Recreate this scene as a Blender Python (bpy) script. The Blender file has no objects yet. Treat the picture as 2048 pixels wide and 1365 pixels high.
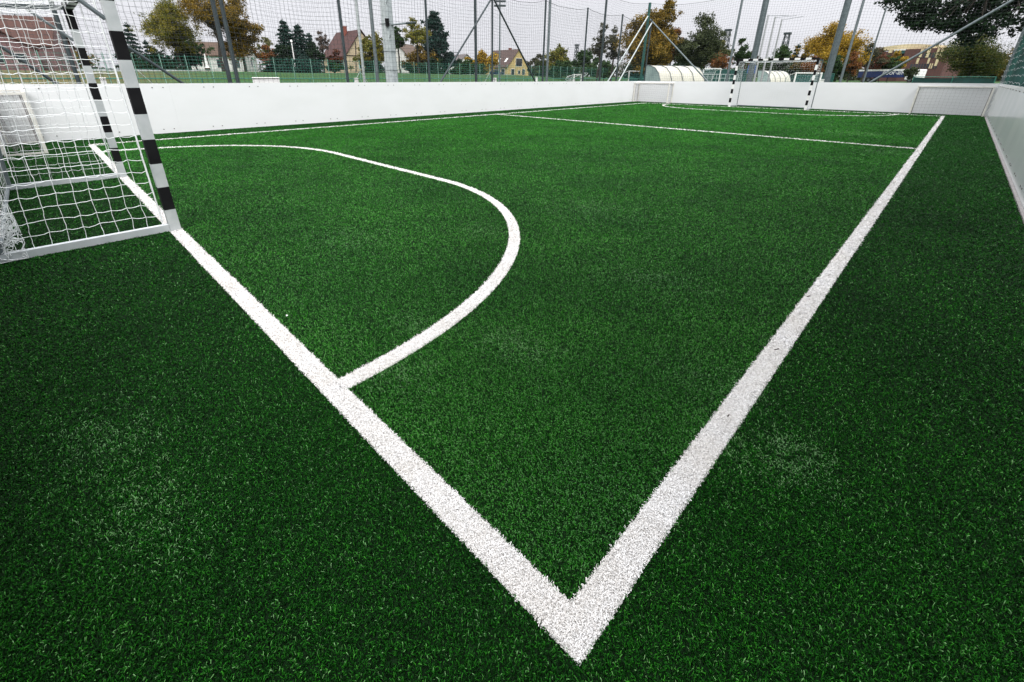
import bpy, math, random
import numpy as np
from mathutils import Vector, Matrix

random.seed(7); RNG = np.random.default_rng(11)
SC = bpy.context.scene
COL = SC.collection
R = math.radians

# ------------------------------------------------------------------ camera
CAM = (-0.5965, -0.3106, 1.2884)
F, CX, CY = 871.24, 991.48, 526.22           # focal and principal point for a 2048 px wide frame
PITCH, YAW, ROLL = R(23.1127), R(44.9963), R(0.2023)
_fw = np.array([math.cos(YAW)*math.cos(PITCH), math.sin(YAW)*math.cos(PITCH), -math.sin(PITCH)])
_rt = np.array([math.sin(YAW), -math.cos(YAW), 0.0]); _up = np.cross(_rt, _fw)
RT = _rt*math.cos(ROLL) + _up*math.sin(ROLL); UP = -_rt*math.sin(ROLL) + _up*math.cos(ROLL); FW = _fw
def ray(x, y): return RT*(x-CX) - UP*(y-CY) + FW*F
def at(x, y, D):
    """point seen at photo pixel x, y at horizontal distance D"""
    d = ray(x, y); return np.array(CAM) + d*(D/math.hypot(d[0], d[1]))
def onX(x, y, X): d = ray(x, y); return np.array(CAM) + d*((X-CAM[0])/d[0])
def onY(x, y, Y): d = ray(x, y); return np.array(CAM) + d*((Y-CAM[1])/d[1])
def gnd(x, y): d = ray(x, y); return np.array(CAM) + d*(-CAM[2]/d[2])
def mpp(x, D): return float(np.linalg.norm((at(x+5, 150, D)-at(x-5, 150, D))[:2]))/10   # metres per pixel

cd = bpy.data.cameras.new('camera'); co = bpy.data.objects.new('camera', cd); COL.objects.link(co)
cd.sensor_width = 36; cd.lens = F/2048*36
cd.shift_x = (1024-CX)/2048; cd.shift_y = (CY-682.5)/2048
cd.clip_start = 0.02; cd.clip_end = 5000
M = Matrix(((RT[0], UP[0], -FW[0], CAM[0]), (RT[1], UP[1], -FW[1], CAM[1]), (RT[2], UP[2], -FW[2], CAM[2]), (0, 0, 0, 1)))
co.matrix_world = M; SC.camera = co

# ------------------------------------------------------------------ materials
MATS = {}
def mat(name, c1, c2=None, rough=0.6, metal=0.0, scale=4.0, bump=0.0, coat=0.0, spec=0.5, detail=5, stretch=None, lo=0.35, hi=0.65):
    if name in MATS: return MATS[name]
    m = bpy.data.materials.new(name); m.use_nodes = True; nt = m.node_tree; N = nt.nodes; L = nt.links
    b = N['Principled BSDF']; b.inputs['Roughness'].default_value = rough; b.inputs['Metallic'].default_value = metal
    b.inputs['Specular IOR Level'].default_value = spec
    if coat: b.inputs['Coat Weight'].default_value = coat; b.inputs['Coat Roughness'].default_value = 0.08
    tc = N.new('ShaderNodeTexCoord'); mp = N.new('ShaderNodeMapping'); no = N.new('ShaderNodeTexNoise'); rp = N.new('ShaderNodeValToRGB')
    L.new(tc.outputs['Object'], mp.inputs['Vector']); L.new(mp.outputs[0], no.inputs['Vector'])
    if stretch: mp.inputs['Scale'].default_value = stretch
    no.inputs['Scale'].default_value = scale; no.inputs['Detail'].default_value = detail
    c2 = c2 or tuple(v*0.82 for v in c1)
    rp.color_ramp.elements[0].position = lo; rp.color_ramp.elements[1].position = hi
    rp.color_ramp.elements[0].color = (*c1, 1); rp.color_ramp.elements[1].color = (*c2, 1)
    L.new(no.outputs['Fac'], rp.inputs[0]); L.new(rp.outputs[0], b.inputs['Base Color'])
    if bump:
        bp = N.new('ShaderNodeBump'); bp.inputs['Strength'].default_value = bump; bp.inputs['Distance'].default_value = 0.02
        L.new(no.outputs['Fac'], bp.inputs['Height']); L.new(bp.outputs[0], b.inputs['Normal'])
    MATS[name] = m; return m
def leafmat(name, cols, rough=0.55, trans=0.25, spec=0.15, patch=None, patchscale=1.0):
    """leaf or blade: colour picked per leaf from attribute rnd"""
    if name in MATS: return MATS[name]
    m = bpy.data.materials.new(name); m.use_nodes = True; nt = m.node_tree; N = nt.nodes; L = nt.links
    b = N['Principled BSDF']; b.inputs['Roughness'].default_value = rough; b.inputs['Specular IOR Level'].default_value = spec
    a = N.new('ShaderNodeAttribute'); a.attribute_name = 'rnd'
    rp = N.new('ShaderNodeValToRGB'); e = rp.color_ramp.elements
    while len(e) < len(cols): e.new(0.5)
    for i, c in enumerate(cols): e[i].position = i/(len(cols)-1); e[i].color = (*c, 1)
    L.new(a.outputs['Fac'], rp.inputs[0]); colout = rp.outputs[0]
    if patch:
        tc = N.new('ShaderNodeTexCoord'); no = N.new('ShaderNodeTexNoise'); no.inputs['Scale'].default_value = patchscale; no.inputs['Detail'].default_value = 7; no.inputs['Roughness'].default_value = 0.6
        r2 = N.new('ShaderNodeValToRGB'); r2.color_ramp.elements[0].position = 0.36; r2.color_ramp.elements[1].position = 0.64
        r2.color_ramp.elements[0].color = (*patch[0], 1); r2.color_ramp.elements[1].color = (*patch[1], 1)
        mx = N.new('ShaderNodeMix'); mx.data_type = 'RGBA'; mx.blend_type = 'MULTIPLY'; mx.inputs[0].default_value = 1
        L.new(tc.outputs['Object'], no.inputs['Vector']); L.new(no.outputs['Fac'], r2.inputs[0])
        L.new(colout, mx.inputs[6]); L.new(r2.outputs[0], mx.inputs[7]); colout = mx.outputs[2]
    L.new(colout, b.inputs['Base Color'])
    if trans:
        t = N.new('ShaderNodeBsdfTranslucent'); ms = N.new('ShaderNodeMixShader'); ms.inputs[0].default_value = trans
        L.new(colout, t.inputs['Color']); L.new(b.outputs[0], ms.inputs[1]); L.new(t.outputs[0], ms.inputs[2]); L.new(ms.outputs[0], N['Material Output'].inputs['Surface'])
    MATS[name] = m; return m

# ------------------------------------------------------------------ mesh helpers
def np_mesh(name, V, Fc, m, parent=None, rnd=None, smooth=False):
    """V (n,3); Fc list of int arrays (each (m,k))"""
    me = bpy.data.meshes.new(name); V = np.asarray(V, np.float32)
    if not isinstance(Fc, list): Fc = [Fc]
    Fc = [np.asarray(f, np.int32) for f in Fc if len(f)]
    nl = sum(f.size for f in Fc); npoly = sum(len(f) for f in Fc)
    me.vertices.add(len(V)); me.vertices.foreach_set('co', V.ravel())
    me.loops.add(nl); me.polygons.add(npoly)
    me.loops.foreach_set('vertex_index', np.concatenate([f.ravel() for f in Fc]))
    st = []; o = 0
    for f in Fc: st.append(o + np.arange(len(f), dtype=np.int32)*f.shape[1]); o += f.size
    me.polygons.foreach_set('loop_start', np.concatenate(st).astype(np.int32))
    if smooth: me.polygons.foreach_set('use_smooth', np.ones(npoly, bool))
    me.update(calc_edges=True); me.validate()
    if rnd is not None:
        at_ = me.attributes.new('rnd', 'FLOAT', 'FACE'); at_.data.foreach_set('value', np.asarray(rnd, np.float32))
    for mm in (m if isinstance(m, (list, tuple)) else [m]): me.materials.append(mm)
    o = bpy.data.objects.new(name, me); COL.objects.link(o)
    if parent: o.parent = parent
    return o
def seg_mesh(name, A, B, r, m, parent=None):
    """thin three-sided cords from A[i] to B[i]"""
    A = np.asarray(A, float); B = np.asarray(B, float); d = B-A; ln = np.linalg.norm(d, axis=1, keepdims=True); ok = ln[:, 0] > 1e-6
    A, B, d = A[ok], B[ok], d[ok]/ln[ok]
    h = np.where(np.abs(d[:, 2:3]) < 0.9, np.array([[0, 0, 1.]]), np.array([[1., 0, 0]]))
    u = np.cross(d, h); u /= np.linalg.norm(u, axis=1, keepdims=True); w = np.cross(d, u)
    P = []
    for k in range(3):
        a = k*2*math.pi/3 + 0.5; off = (r[ok] if hasattr(r, 'shape') else r)*(u*math.cos(a)+w*math.sin(a)); P += [A+off, B+off]
    V = np.stack(P, 1).reshape(-1, 3); b = (np.arange(len(A))*6)[:, None]
    Fc = np.concatenate([b+np.array([[0, 1, 3, 2]]), b+np.array([[2, 3, 5, 4]]), b+np.array([[4, 5, 1, 0]])])
    return np_mesh(name, V, Fc, m, parent)
def grid_segs(P):
    """P (nu,nv,3) nodes -> segments both ways"""
    A = np.concatenate([P[:-1].reshape(-1, 3), P[:, :-1].reshape(-1, 3)]); B = np.concatenate([P[1:].reshape(-1, 3), P[:, 1:].reshape(-1, 3)])
    return A, B
class MB:
    def __init__(s): s.v = []; s.f = []; s.mi = []
    def add(s, v, f, mi=0):
        b = len(s.v); s.v += [tuple(map(float, p)) for p in v]; s.f += [tuple(b+i for i in q) for q in f]; s.mi += [mi]*len(f); return s
    def box(s, x0, x1, y0, y1, z0, z1, mi=0, M=None):
        v = [(x0, y0, z0), (x1, y0, z0), (x1, y1, z0), (x0, y1, z0), (x0, y0, z1), (x1, y0, z1), (x1, y1, z1), (x0, y1, z1)]
        if M is not None: v = [tuple(M @ Vector(p)) for p in v]
        return s.add(v, [(3, 2, 1, 0), (4, 5, 6, 7), (0, 1, 5, 4), (1, 2, 6, 5), (2, 3, 7, 6), (3, 0, 4, 7)], mi)
    def tube(s, pts, r, n=8, mi=0, r2=None, cap=True):
        pts = [Vector(tuple(map(float, p))) for p in pts]; k = len(pts); rs = [r + ((r2 if r2 is not None else r)-r)*i/max(1, k-1) for i in range(k)]
        d0 = (pts[1]-pts[0]).normalized(); u = d0.orthogonal().normalized(); rings = []; vv = []
        for i, p in enumerate(pts):
            d = (pts[min(i+1, k-1)]-pts[max(i-1, 0)]).normalized(); u = (u-d*u.dot(d)).normalized(); w = d.cross(u)
            vv += [p+(u*math.cos(2*math.pi*j/n)+w*math.sin(2*math.pi*j/n))*rs[i] for j in range(n)]
        f = [(i*n+j, i*n+(j+1) % n, (i+1)*n+(j+1) % n, (i+1)*n+j) for i in range(k-1) for j in range(n)]
        if cap: f += [tuple(range(n))[::-1], tuple((k-1)*n+j for j in range(n))]
        return s.add(vv, f, mi)
    def bar(s, a, b, w, h=None, mi=0):
        """square bar from a to b"""
        h = h or w; a = Vector(tuple(map(float, a))); b = Vector(tuple(map(float, b))); d = (b-a).normalized()
        u = d.cross(Vector((0, 0, 1))); u = u.normalized() if u.length > 1e-3 else Vector((0, 1, 0)); t = u.cross(d)
        v = [p+u*sx*w/2+t*sy*h/2 for p in (a, b) for sx, sy in ((-1, -1), (1, -1), (1, 1), (-1, 1))]
        return s.add(v, [(3, 2, 1, 0), (4, 5, 6, 7), (0, 1, 5, 4), (1, 2, 6, 5), (2, 3, 7, 6), (3, 0, 4, 7)], mi)
    def prism(s, poly, y0, y1, mi=0):
        """polygon in x,z pushed along y"""
        n = len(poly); v = [(x, y0, z) for x, z in poly]+[(x, y1, z) for x, z in poly]
        return s.add(v, [tuple(range(n)), tuple(range(2*n-1, n-1, -1))]+[(i, i+n, (i+1) % n+n, (i+1) % n) for i in range(n)], mi)
    def build(s, name, m, parent=None, bevel=0.0, smooth=False):
        me = bpy.data.meshes.new(name); me.from_pydata(s.v, [], s.f); me.update()
        for mm in (m if isinstance(m, (list, tuple)) else [m]): me.materials.append(mm)
        me.polygons.foreach_set('material_index', s.mi)
        import bmesh
        bm = bmesh.new(); bm.from_mesh(me); bmesh.ops.recalc_face_normals(bm, faces=bm.faces); bm.to_mesh(me); bm.free()
        if smooth:
            me.polygons.foreach_set('use_smooth', [True]*len(me.polygons))
            me.set_sharp_from_angle(angle=R(40))
        o = bpy.data.objects.new(name, me); COL.objects.link(o)
        if parent: o.parent = parent
        if bevel:
            b = o.modifiers.new('bevel', 'BEVEL'); b.width = bevel; b.segments = 2; b.limit_method = 'ANGLE'
        return o
def tag(o, label=None, cat=None, group=None, kind=None):
    if label: o['label'] = label
    if cat: o['category'] = cat
    if group: o['group'] = group
    if kind: o['kind'] = kind
    return o
def empty(name, loc, label, cat, group=None, rz=0.0):
    o = bpy.data.objects.new(name, None); COL.objects.link(o); o.location = tuple(map(float, loc)); o.rotation_euler = (0, 0, rz); o.empty_display_size = 0.1
    return tag(o, label, cat, group)
def copy_tree(o, parent=None):
    c = o.copy(); COL.objects.link(c)
    if parent: c.parent = parent
    for ch in [k for k in bpy.data.objects if k.parent == o]: copy_tree(ch, c)
    return c

# ------------------------------------------------------------------ palette
WHITE_PANEL = mat('white_panel', (0.73, 0.74, 0.75), (0.69, 0.70, 0.705), 0.38, scale=0.9, bump=0.02, spec=0.4, detail=9, stretch=(1, 1, 2.2), lo=0.40, hi=0.78)
GLOSS_PANEL = mat('glossy_panel', (0.66, 0.69, 0.69), (0.59, 0.63, 0.63), 0.16, scale=1.1, spec=0.6)
PANEL_CAP = mat('panel_cap', (0.62, 0.63, 0.63), (0.5, 0.51, 0.5), 0.6, scale=6)
BOLT = mat('bolt_steel', (0.10, 0.10, 0.10), (0.16, 0.15, 0.14), 0.45, 0.6, scale=20)
ALU = mat('aluminium', (0.60, 0.63, 0.65), (0.50, 0.53, 0.56), 0.42, 0.35, scale=6, stretch=(1, 1, 0.15))
WHITE_STRIPE = mat('white_stripe', (0.56, 0.58, 0.59), (0.44, 0.47, 0.48), 0.38, 0.3, scale=7)
BLACK = mat('black_paint', (0.005, 0.005, 0.006), (0.009, 0.009, 0.010), 0.7, scale=9, spec=0.12)
DARK_STEEL = mat('dark_steel', (0.042, 0.058, 0.064), (0.028, 0.04, 0.045), 0.5, 0.3, scale=5)
GALV = mat('galvanised_steel', (0.165, 0.195, 0.205), (0.115, 0.14, 0.15), 0.5, 0.4, scale=8)
PALE_STEEL = mat('pale_steel', (0.48, 0.52, 0.52), (0.38, 0.42, 0.42), 0.45, 0.2, scale=6)
GREEN_POST = mat('green_paint', (0.012, 0.085, 0.07), (0.008, 0.06, 0.05), 0.45, scale=6)
GREEN_WIRE = mat('green_wire', (0.02, 0.17, 0.12), (0.015, 0.12, 0.09), 0.5, scale=5)
CONCRETE = mat('concrete', (0.42, 0.46, 0.47), (0.34, 0.38, 0.39), 0.8, scale=9, bump=0.1)
KERB = mat('kerb_concrete', (0.30, 0.28, 0.275), (0.22, 0.205, 0.20), 0.85, scale=14, bump=0.1)
CREAM_ALU = mat('cream_aluminium', (0.74, 0.72, 0.66), (0.64, 0.62, 0.57), 0.4, 0.1, scale=6)
NET_WHITE = mat('white_cord', (0.78, 0.80, 0.80), (0.70, 0.73, 0.74), 0.7, scale=30)
NET_DARK = mat('dark_cord', (0.018, 0.024, 0.026), (0.03, 0.036, 0.04), 0.8, scale=30)
NET_GREY = mat('grey_cord', (0.20, 0.19, 0.19), (0.27, 0.26, 0.255), 0.8, scale=30)
BARK = mat('bark', (0.045, 0.036, 0.028), (0.025, 0.02, 0.016), 0.9, scale=6, bump=0.4, stretch=(1, 1, 0.2))
GLASS = mat('window_glass', (0.02, 0.025, 0.03), (0.035, 0.045, 0.05), 0.08, spec=0.8)
WHITE_PAINT = mat('white_paint', (0.78, 0.78, 0.77), (0.70, 0.70, 0.69), 0.4, scale=5)
TYRE = mat('tyre_rubber', (0.02, 0.02, 0.02), None, 0.8)

# ------------------------------------------------------------------ pitch geometry (metres)
PW, PL, HALF = 11.81, 23.09, 11.545          # touchline, far goal line, halfway line
LW = 0.094; RD = 3.032; G0, G1 = 4.34, 7.464 # line width, D radius, D centres
X0, X1, Y0, Y1 = -1.22, 24.31, -1.066, 13.035
WALL_H = 1.118
def line_dist(x, y):
    """distance to the nearest line centre"""
    def seg_(px, py, ax, ay, bx, by):
        dx, dy = bx-ax, by-ay; t = np.clip(((px-ax)*dx+(py-ay)*dy)/(dx*dx+dy*dy), 0, 1); return np.maximum(np.abs(px-ax-t*dx), np.abs(py-ay-t*dy)) if dx*dy == 0 else 0
    d = np.full(x.shape, 9.0)
    for a in ((0, 0, 0, PW), (PL, 0, PL, PW), (0, 0, PL, 0), (0, PW, PL, PW), (HALF, 0, HALF, PW)): d = np.minimum(d, seg_(x, y, *a))
    for gx, s in ((0, 1), (PL, -1)):
        c = np.clip(y, G0, G1); rr = np.hypot(x-gx, y-c); dd = np.abs(rr-RD); dd = np.where((x-gx)*s < 0, 9, dd); d = np.minimum(d, dd)
    return d

# ------------------------------------------------------------------ setting
TURF_BASE = mat('turf_backing', (0.005, 0.020, 0.005), (0.003, 0.010, 0.003), 0.9, scale=60, spec=0.1)
LINE_BASE = mat('line_backing', (0.72, 0.71, 0.70), (0.60, 0.59, 0.57), 0.9, scale=70, spec=0.1)
tag(MB().box(X0-0.3, X1+0.3, Y0, Y1+0.3, -0.05, 0.0).build('pitch_base', TURF_BASE), kind='structure')
def marking_strips():
    m = MB(); h = LW/2; z0, z1 = 0.0015, 0.004
    m.box(-h, h, -h, PW+h, z0, z1); m.box(PL-h, PL+h, -h, PW+h, z0, z1); m.box(h+.001, PL-h-.001, -h, h, z0, z1); m.box(h+.001, PL-h-.001, PW-h, PW+h, z0, z1); m.box(HALF-h, HALF+h, h+.001, PW-h-.001, z0, z1)
    for gx, s in ((0, 1), (PL, -1)):
        pts = []
        for i in range(41): a = math.pi/2*i/40; pts.append((math.sin(a), G0-math.cos(a)*RD, -math.cos(a), a))
        path = [(gx+s*RD*math.sin(math.pi/2*i/40), G0-RD*math.cos(math.pi/2*i/40), s*math.sin(math.pi/2*i/40), -math.cos(math.pi/2*i/40)) for i in range(41)]
        path += [(gx+s*RD*math.cos(math.pi/2*i/40), G1+RD*math.sin(math.pi/2*i/40), s*math.cos(math.pi/2*i/40), math.sin(math.pi/2*i/40)) for i in range(41)]
        v = []; f = []
        for (x, y, nx, ny) in path: v += [(x-nx*h, y-ny*h, z1), (x+nx*h, y+ny*h, z1)]
        f = [(2*i, 2*i+1, 2*i+3, 2*i+2) for i in range(len(path)-1)]
        m.add(v, f)
    return m
def make_turf():
    cell = 0.2
    gx, gy = np.meshgrid(np.arange(X0, X1, cell), np.arange(Y0, Y1, cell), indexing='ij'); gx = gx.ravel(); gy = gy.ravel()
    cx, cy = gx+cell/2-CAM[0], gy+cell/2-CAM[1]; d = np.hypot(cx, cy)
    fwd = cx*0.7071+cy*0.7071
    keep = (fwd > -0.5-0.25*d)                      # a little behind the photograph's own view too
    gx, gy, d, fwd = gx[keep], gy[keep], d[keep], fwd[keep]
    dens = np.minimum(95000, 90000*(1.5/np.maximum(d, 0.3))**1.55); dens = np.where(fwd < 0.25*d, dens*0.25, dens)
    n = RNG.poisson(dens*cell*cell); idx = np.repeat(np.arange(len(gx)), n); N = len(idx)
    x = gx[idx]+RNG.random(N)*cell; y = gy[idx]+RNG.random(N)*cell
    ok = (x < X1-0.01) & (y < Y1-0.01); x, y = x[ok], y[ok]
    white = line_dist(x, y) < LW/2*(1+0.05*RNG.standard_normal(len(x)))
    def blades(x, y, name, m, extra=1, hscale=1.0, wscale=1.0):
        if extra > 1: 
            x = np.repeat(x, extra); y = np.repeat(y, extra); j = 0.018*np.maximum(1, np.hypot(x-CAM[0], y-CAM[1])/6); x = x+RNG.normal(0, 0.5, len(x))*j*0.8; y = y+RNG.normal(0, 0.5, len(y))*j*0.8
            if name == 'line_fibres':
                k = line_dist(x, y) < LW/2*1.05; x, y = x[k], y[k]
        n = len(x); d = np.hypot(x-CAM[0], y-CAM[1])
        w = wscale*0.0021*np.maximum(1, d/1.8)**0.74*(0.7+0.6*RNG.random(n)); h = hscale*(0.007+0.010*RNG.random(n))*np.clip(1.15-d*0.012, 0.85, 1)
        az = RNG.random(n)*2*math.pi
        # the pile lies over in slow drifts
        ph = 1.7*np.sin(x*0.9+0.7*np.sin(y*1.3))+1.3*np.sin(y*0.8-x*0.35+1.0)
        lean = (0.15+0.75*RNG.random(n)**1.3)*h*1.15
        dirx = np.cos(az)*0.85+0.30*np.cos(ph); diry = np.sin(az)*0.85+0.30*np.sin(ph)
        fa = az+RNG.normal(0, 0.8, n)+math.pi/2; ux, uy = np.cos(fa)*w/2, np.sin(fa)*w/2
        z0 = np.full(n, 0.001)
        bx, by = x, y
        mx, my, mz = x+dirx*lean*0.22, y+diry*lean*0.22, h*0.72; a2 = az+RNG.normal(0, 0.8, n)
        tl = (0.0030+0.0040*RNG.random(n))*np.maximum(1, d/1.8)**0.6; tx, ty = mx+np.cos(a2)*tl+0.10*np.cos(ph)*h, my+np.sin(a2)*tl+0.10*np.sin(ph)*h; tz = mz+tl*(RNG.random(n)*0.75-0.15)
        V = np.stack([np.stack([bx-ux*0.6, by-uy*0.6, z0], 1), np.stack([bx+ux*0.6, by+uy*0.6, z0], 1), np.stack([mx+ux*0.9, my+uy*0.9, mz], 1), np.stack([mx-ux*0.9, my-uy*0.9, mz], 1),
                      np.stack([tx+ux*0.75, ty+uy*0.75, tz], 1), np.stack([tx-ux*0.75, ty-uy*0.75, tz], 1)], 1).reshape(-1, 3)
        b = (np.arange(n)*6)[:, None]
        Fq = np.stack([b+np.array([[0, 1, 2, 3]]), b+np.array([[3, 2, 4, 5]])], 1).reshape(-1, 4)
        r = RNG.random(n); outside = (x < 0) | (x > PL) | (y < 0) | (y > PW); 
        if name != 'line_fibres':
            r = np.where(outside, np.where(RNG.random(n) < 0.80, r*0.64, r*0.87), r)**1.2; r = r+(np.where(outside, 0.53, 0.67)-r)*np.clip((d-3.0)/12, 0, 0.72); r = np.where(RNG.random(n) < np.where(outside, 0.022, 0.015), 0.84+0.13*RNG.random(n), np.minimum(r, 0.83))  # blades outside the lines darker: another nap, with vignette falloff painted in too
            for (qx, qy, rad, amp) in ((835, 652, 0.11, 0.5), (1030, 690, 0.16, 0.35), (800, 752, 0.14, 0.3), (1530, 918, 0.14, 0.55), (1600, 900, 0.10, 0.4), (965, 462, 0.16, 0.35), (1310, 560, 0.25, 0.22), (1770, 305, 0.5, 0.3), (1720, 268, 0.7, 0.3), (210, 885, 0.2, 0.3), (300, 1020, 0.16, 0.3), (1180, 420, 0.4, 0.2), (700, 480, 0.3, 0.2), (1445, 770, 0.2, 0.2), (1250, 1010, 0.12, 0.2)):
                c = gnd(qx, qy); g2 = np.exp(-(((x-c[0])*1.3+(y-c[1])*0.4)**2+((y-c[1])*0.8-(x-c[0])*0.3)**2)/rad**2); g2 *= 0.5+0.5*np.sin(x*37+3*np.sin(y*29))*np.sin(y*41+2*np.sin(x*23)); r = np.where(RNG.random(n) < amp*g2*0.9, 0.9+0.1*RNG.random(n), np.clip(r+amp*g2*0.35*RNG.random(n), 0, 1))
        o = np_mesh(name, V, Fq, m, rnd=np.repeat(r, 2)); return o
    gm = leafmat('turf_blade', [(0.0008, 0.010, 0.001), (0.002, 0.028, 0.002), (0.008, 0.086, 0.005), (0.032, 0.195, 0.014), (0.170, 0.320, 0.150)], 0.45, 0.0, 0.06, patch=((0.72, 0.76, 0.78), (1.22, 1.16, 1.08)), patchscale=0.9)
    wm = leafmat('white_turf_blade', [(0.60, 0.58, 0.56), (0.80, 0.79, 0.79), (0.86, 0.86, 0.87)], 0.6, 0.0, 0.3, patch=((0.92, 0.90, 0.87), (1.0, 1.0, 1.0)), patchscale=3.0)
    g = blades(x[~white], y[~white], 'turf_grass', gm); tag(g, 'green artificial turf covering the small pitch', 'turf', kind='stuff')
    base = marking_strips().build('pitch_markings', LINE_BASE); tag(base, kind='structure')
    wgr = blades(x[white], y[white], 'line_fibres', wm, extra=2, hscale=0.95, wscale=1.25); wgr.parent = base; tag(wgr, kind='structure')
make_turf()

def make_ground():
    xs = np.concatenate([np.linspace(-900, -60, 15), np.arange(-50, 200, 5.0), np.linspace(210, 1500, 20)])
    ys = np.concatenate([np.linspace(-900, -60, 15), np.arange(-50, 38, 4.0), np.arange(38, 80, 1.0), np.arange(80, 200, 10), np.linspace(210, 1500, 20)])
    Xg, Yg = np.meshgrid(xs, ys, indexing='ij')
    def ss(a, b, v): t = np.clip((v-a)/(b-a), 0, 1); return t*t*(3-2*t)
    top = 1.74-0.30*ss(40, 70, Xg)
    Z = -0.08+top*ss(40, 51, Yg)-0.55*ss(57, 64, Yg)+0.05*np.sin(Xg*0.31+Yg*0.2)*ss(40, 46, Yg)+0.6*ss(70, 110, Xg)*(1-ss(40, 51, Yg))
    Z = np.where((Yg < 38) & (Xg < 68), -0.08, Z)
    n, k = Xg.shape; V = np.stack([Xg, Yg, Z], 2).reshape(-1, 3); i = np.arange(n*k).reshape(n, k)
    Fc = np.stack([i[:-1, :-1], i[1:, :-1], i[1:, 1:], i[:-1, 1:]], 2).reshape(-1, 4)
    m = bpy.data.materials.new('meadow'); m.use_nodes = True; nt = m.node_tree; N = nt.nodes; L = nt.links; b = N['Principled BSDF']; b.inputs['Roughness'].default_value = 0.9; b.inputs['Specular IOR Level'].default_value = 0.15
    tc = N.new('ShaderNodeTexCoord'); n1 = N.new('ShaderNodeTexNoise'); n1.inputs['Scale'].default_value = 0.12; n1.inputs['Detail'].default_value = 9; n1.inputs['Roughness'].default_value = 0.65
    n2 = N.new('ShaderNodeTexNoise'); n2.inputs['Scale'].default_value = 3.0; n2.inputs['Detail'].default_value = 6
    sp = N.new('ShaderNodeSeparateXYZ'); L.new(tc.outputs['Object'], sp.inputs[0]); mr = N.new('ShaderNodeMapRange'); mr.inputs[1].default_value = 2; mr.inputs[2].default_value = 16; mr.inputs[3].default_value = 0.22; mr.inputs[4].default_value = -0.12
    L.new(sp.outputs[0], mr.inputs[0]); ad = N.new('ShaderNodeMath'); ad.operation = 'ADD'; L.new(n1.outputs['Fac'], ad.inputs[0]); L.new(mr.outputs[0], ad.inputs[1])
    r1 = N.new('ShaderNodeValToRGB'); e = r1.color_ramp.elements; e[0].position = 0.42; e[0].color = (0.030, 0.075, 0.018, 1); e[1].position = 0.66; e[1].color = (0.10, 0.085, 0.035, 1)
    L.new(ad.outputs[0], r1.inputs[0]); r2 = N.new('ShaderNodeValToRGB'); r2.color_ramp.elements[0].color = (0.65, 0.65, 0.65, 1); r2.color_ramp.elements[1].color = (1.25, 1.25, 1.2, 1); L.new(n2.outputs['Fac'], r2.inputs[0])
    mx = N.new('ShaderNodeMix'); mx.data_type = 'RGBA'; mx.blend_type = 'MULTIPLY'; mx.inputs[0].default_value = 1; L.new(r1.outputs[0], mx.inputs[6]); L.new(r2.outputs[0], mx.inputs[7]); L.new(mx.outputs[2], b.inputs['Base Color'])
    bp = N.new('ShaderNodeBump'); bp.inputs['Strength'].default_value = 0.8; bp.inputs['Distance'].default_value = 0.3; L.new(n2.outputs['Fac'], bp.inputs['Height']); L.new(bp.outputs[0], b.inputs['Normal'])
    tag(np_mesh('ground', V, Fc, m, smooth=True), kind='structure')
    p = MB()
    for a in range(-30, 100, 5): p.add([(a, 52.2, 1.80-0.30*min(1, max(0, (a-40)/30))), (a+5, 52.2, 1.80-0.30*min(1, max(0, (a-35)/30))), (a+5, 54.4, 1.80-0.30*min(1, max(0, (a-35)/30))), (a, 54.4, 1.80-0.30*min(1, max(0, (a-40)/30)))], [(0, 1, 2, 3)])
    tag(p.build('path', mat('path_gravel', (0.5, 0.49, 0.46), (0.36, 0.35, 0.33), 0.9, scale=3)), kind='structure')
make_ground()

# ------------------------------------------------------------------ perimeter walls
def wall(label, a, b, inward, m=WHITE_PANEL, bolts=True, h=WALL_H, h2=None):
    """board wall whose pitch-side face runs from a to b; inward = unit normal towards the pitch"""
    a = Vector((*a, 0)); b = Vector((*b, 0)); d = (b-a).normalized(); L_ = (b-a).length; h2 = h2 or h
    root = empty('perimeter_wall', a, label, 'wall', rz=math.atan2(d.y, d.x))
    s = 1 if d.cross(Vector((*inward, 0))).z > 0 else -1      # local +y is left of d
    p = MB(); t = 0.05; nb = max(1, round(L_/4.2))
    for i in range(nb):
        x0 = L_*i/nb+0.0004; x1 = L_*(i+1)/nb-0.0004; za = h+(h2-h)*i/nb; zb = h+(h2-h)*(i+1)/nb
        y0, y1 = (-t, 0) if s > 0 else (0, t)
        v = [(x0, y0, 0.012), (x1, y0, 0.012), (x1, y1, 0.012), (x0, y1, 0.012), (x0, y0, za), (x1, y0, zb), (x1, y1, zb), (x0, y1, za)]
        p.add(v, [(3, 2, 1, 0), (4, 5, 6, 7), (0, 1, 5, 4), (1, 2, 6, 5), (2, 3, 7, 6), (3, 0, 4, 7)])
    p.build('panel', m, root)
    back = MB(); yb0, yb1 = (-t-0.09, -t-0.002) if s > 0 else (t+0.002, t+0.09)
    k = int(L_/1.05)
    for i in range(k+1): back.box(i*1.05+0.15, i*1.05+0.24, yb0, yb1, 0, min(h, h2)-0.05)
    back.build('frame', GALV, root)
    if bolts:
        bo = MB().tube([(0, 0, 0), (0, s*0.006, 0)], 0.012, 8)
        first = None
        for i in range(k+1):
            for dx in (0.06, 0.27):
                for z in (h+(h2-h)*i/max(1, k)-0.085, 0.105):
                    if first is None: first = bo.build('bolt', BOLT, root); o = first
                    else: o = first.copy(); COL.objects.link(o); o.parent = root
                    o.location = (i*1.05+dx-0.09, 0.0005*s, z)
    return root
wall('long white board wall with paired dark bolts along the left touchline', (X0-1.5, Y1), (X1, Y1), (0, -1), h=1.128, h2=1.095)
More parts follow.
